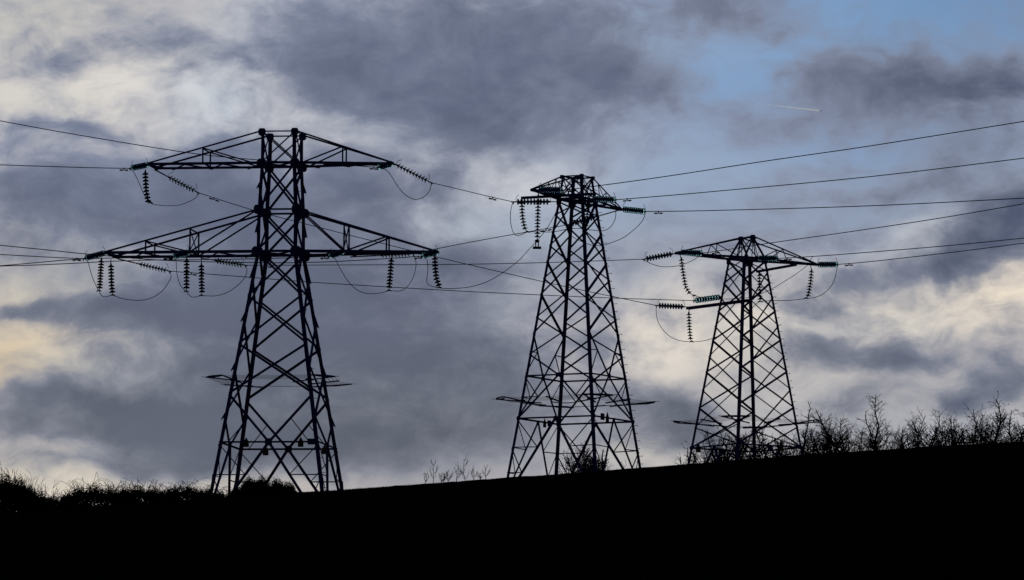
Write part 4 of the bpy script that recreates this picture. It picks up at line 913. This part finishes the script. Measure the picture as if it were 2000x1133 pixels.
def blob(vec, b):
    x, y, rx, ry, rot = b[:5]
    mp = node('ShaderNodeMapping', vector_type='TEXTURE'); mp.inputs['Location'].default_value = (x, y, 0); mp.inputs['Rotation'].default_value = (0, 0, -math.radians(rot)); mp.inputs['Scale'].default_value = (rx, ry, 1)
    L.new(vec, mp.inputs['Vector']); d_ = node('ShaderNodeVectorMath', operation='DOT_PRODUCT'); L.new(mp.outputs[0], d_.inputs[0]); L.new(mp.outputs[0], d_.inputs[1])
    return math_('POWER', .5, d_.outputs['Value'])
def mixc(fac, a, b):
    n = node('ShaderNodeMix', data_type='RGBA')
    if isinstance(fac, (int, float)): n.inputs[0].default_value = fac
    else: L.new(fac, n.inputs[0])
    for i, x in ((6, a), (7, b)):
        if isinstance(x, tuple): n.inputs[i].default_value = x
        else: L.new(x, n.inputs[i])
    return n.outputs[2]
sky = node('ShaderNodeTexSky', sky_type='NISHITA', sun_disc=False, sun_elevation=SUN_EL, sun_rotation=SUN_AZ, altitude=100, air_density=1, dust_density=1.5, ozone_density=2)
STR = .10
# clear air and thin, back-lit high cloud
inv = 1/STR
def lin(c): q = srgb(*c); return (q[0]*inv, q[1]*inv, q[2]*inv, 1)
col = mixc(.9, sky.outputs[0], lin(DATA['bg0']))
def carry(vec, acc):      # same vector, evaluated only after acc (keeps the shader stack short)
    n = node('ShaderNodeVectorMath', operation='MULTIPLY_ADD'); L.new(acc, n.inputs[0]); n.inputs[1].default_value = (1e-7,)*3; L.new(vec, n.inputs[2]); return n.outputs[0]
pv = P1
for b in DATA['bgb']:
    fac = math_('MULTIPLY', blob(pv, b), b[6]); col = mixc(fac, col, lin(b[5])); pv = carry(pv, fac)
# cloud deck density
den = None; pv = carry(P2, fac)
for b in DATA['clb']:
    e = blob(pv, b); pv = carry(pv, e); den = math_('MULTIPLY', e, b[5]) if den is None else math_('MULTIPLY_ADD', e, b[5], den)
f1 = noise(P1, 1/150, 8, .6, 1, 1.7, 1.3).outputs['Fac']; f2 = noise(P2, 1/55, 5, .55, 1, 1.5, 5.9).outputs['Fac']
mpd = node('ShaderNodeMapping'); mpd.inputs['Rotation'].default_value = (0, 0, math.radians(-16)); L.new(P2, mpd.inputs['Vector'])
f4 = noise(mpd.outputs[0], 1/26, 5, .6, .55, 1.7, 2.2).outputs['Fac']
tex = math_('ADD', math_('MULTIPLY', math_('SUBTRACT', f4, .5), .2), math_('ADD', math_('MULTIPLY', math_('SUBTRACT', f1, .5), 1.35), math_('MULTIPLY', math_('SUBTRACT', f2, .5), 1.0)))
den2 = math_('ADD', math_('ADD', den, .06), tex)
mr = node('ShaderNodeMapRange', interpolation_type='SMOOTHSTEP'); L.new(den2, mr.inputs[0]); mr.inputs[1].default_value = -.20; mr.inputs[2].default_value = .98
D = mr.outputs[0]
mr2 = node('ShaderNodeMapRange', interpolation_type='SMOOTHSTEP'); L.new(den2, mr2.inputs[0]); mr2.inputs[1].default_value = .3; mr2.inputs[2].default_value = 1.75
hz = node('ShaderNodeMapRange', interpolation_type='SMOOTHSTEP'); L.new(el, hz.inputs[0]); hz.inputs[1].default_value = 1500; hz.inputs[2].default_value = 750
thin = mixc(hz.outputs[0], lin((131, 139, 160)), lin((136, 139, 150)))
core = mixc(hz.outputs[0], lin((96, 104, 127)), lin((93, 98, 111)))
rt = node('ShaderNodeMapRange', interpolation_type='SMOOTHSTEP'); L.new(az, rt.inputs[0]); rt.inputs[1].default_value = 550; rt.inputs[2].default_value = 1000
core = mixc(math_('MULTIPLY', rt.outputs[0], .6), core, lin((66, 77, 101)))
f3 = noise(P1, 1/330, 4, .55, 1, 1.6, 11.3).outputs['Fac']
cloud = mixc(mr2.outputs[0], thin, core)
hv = node('ShaderNodeHueSaturation'); L.new(cloud, hv.inputs['Color']); L.new(math_('MULTIPLY_ADD', math_('SUBTRACT', f3, .5), .6, 1.03), hv.inputs['Value']); hv.inputs['Saturation'].default_value = 1.0; cloud = hv.outputs[0]
wv = math_('MULTIPLY_ADD', math_('SUBTRACT', f2, .5), .35, 1.0)
final = mixc(D, col, cloud)
# outside the bright western gap, unseen sky is darkened to keep the hill black
ra = math_('MULTIPLY', az, 1/K); re_ = math_('SUBTRACT', math_('MULTIPLY', el, 1/K), math.radians(5.5))
dist = math_('SQRT', math_('ADD', math_('MULTIPLY', ra, ra), math_('MULTIPLY', re_, re_)))
fo = node('ShaderNodeMapRange', interpolation_type='SMOOTHSTEP'); L.new(dist, fo.inputs[0]); fo.inputs[1].default_value = math.radians(6.6); fo.inputs[2].default_value = math.radians(15)
final = mixc(fo.outputs[0], final, (.006*inv, .008*inv, .028*inv, 1))
bg = node('ShaderNodeBackground'); bg.inputs['Strength'].default_value = STR; L.new(final, bg.inputs['Color'])
wo = node('ShaderNodeOutputWorld'); L.new(bg.outputs[0], wo.inputs['Surface'])
w.cycles.sampling_method = 'MANUAL'; w.cycles.sample_map_resolution = 512
# ------------------------------------------------------------------ sun, low beyond the hill
sl = bpy.data.lights.new('sun', 'SUN'); sl.energy = 1.2; sl.angle = math.radians(10); sl.color = (1, .86, .7)
so = bpy.data.objects.new('sun', sl); COL.objects.link(so); so.location = (0, 400, 60)
sd_ = V((math.sin(SUN_AZ)*math.cos(SUN_EL), math.cos(SUN_AZ)*math.cos(SUN_EL), math.sin(SUN_EL)))
so.rotation_euler = (-sd_).to_track_quat('-Z', 'Y').to_euler()
# ------------------------------------------------------------------ camera: 200 mm from the foot of the hill
cam = bpy.data.cameras.new('camera'); co = bpy.data.objects.new('camera', cam); COL.objects.link(co); sc.camera = co
cam.sensor_width = 36; cam.sensor_fit = 'HORIZONTAL'; cam.lens = 36*11111/2000; cam.clip_start = .5; cam.clip_end = 200000
r_, u_, f_ = (V(DATA['cam'][k])/1000 for k in ('right', 'up', 'fwd'))
co.matrix_world = Matrix((( r_.x, u_.x, -f_.x, 0), (r_.y, u_.y, -f_.y, 0), (r_.z, u_.z, -f_.z, 0), (0, 0, 0, 1)))
sc.view_settings.view_transform = 'Standard'; sc.view_settings.look = 'None'; sc.view_settings.exposure = 0; sc.view_settings.gamma = 1
sc.cycles.sample_clamp_indirect = 1.0; sc.cycles.sample_clamp_direct = 3.0; sc.cycles.max_bounces = 8; sc.cycles.transparent_max_bounces = 12; sc.cycles.caustics_refractive = False; sc.cycles.caustics_reflective = False
sc.render.film_transparent = False
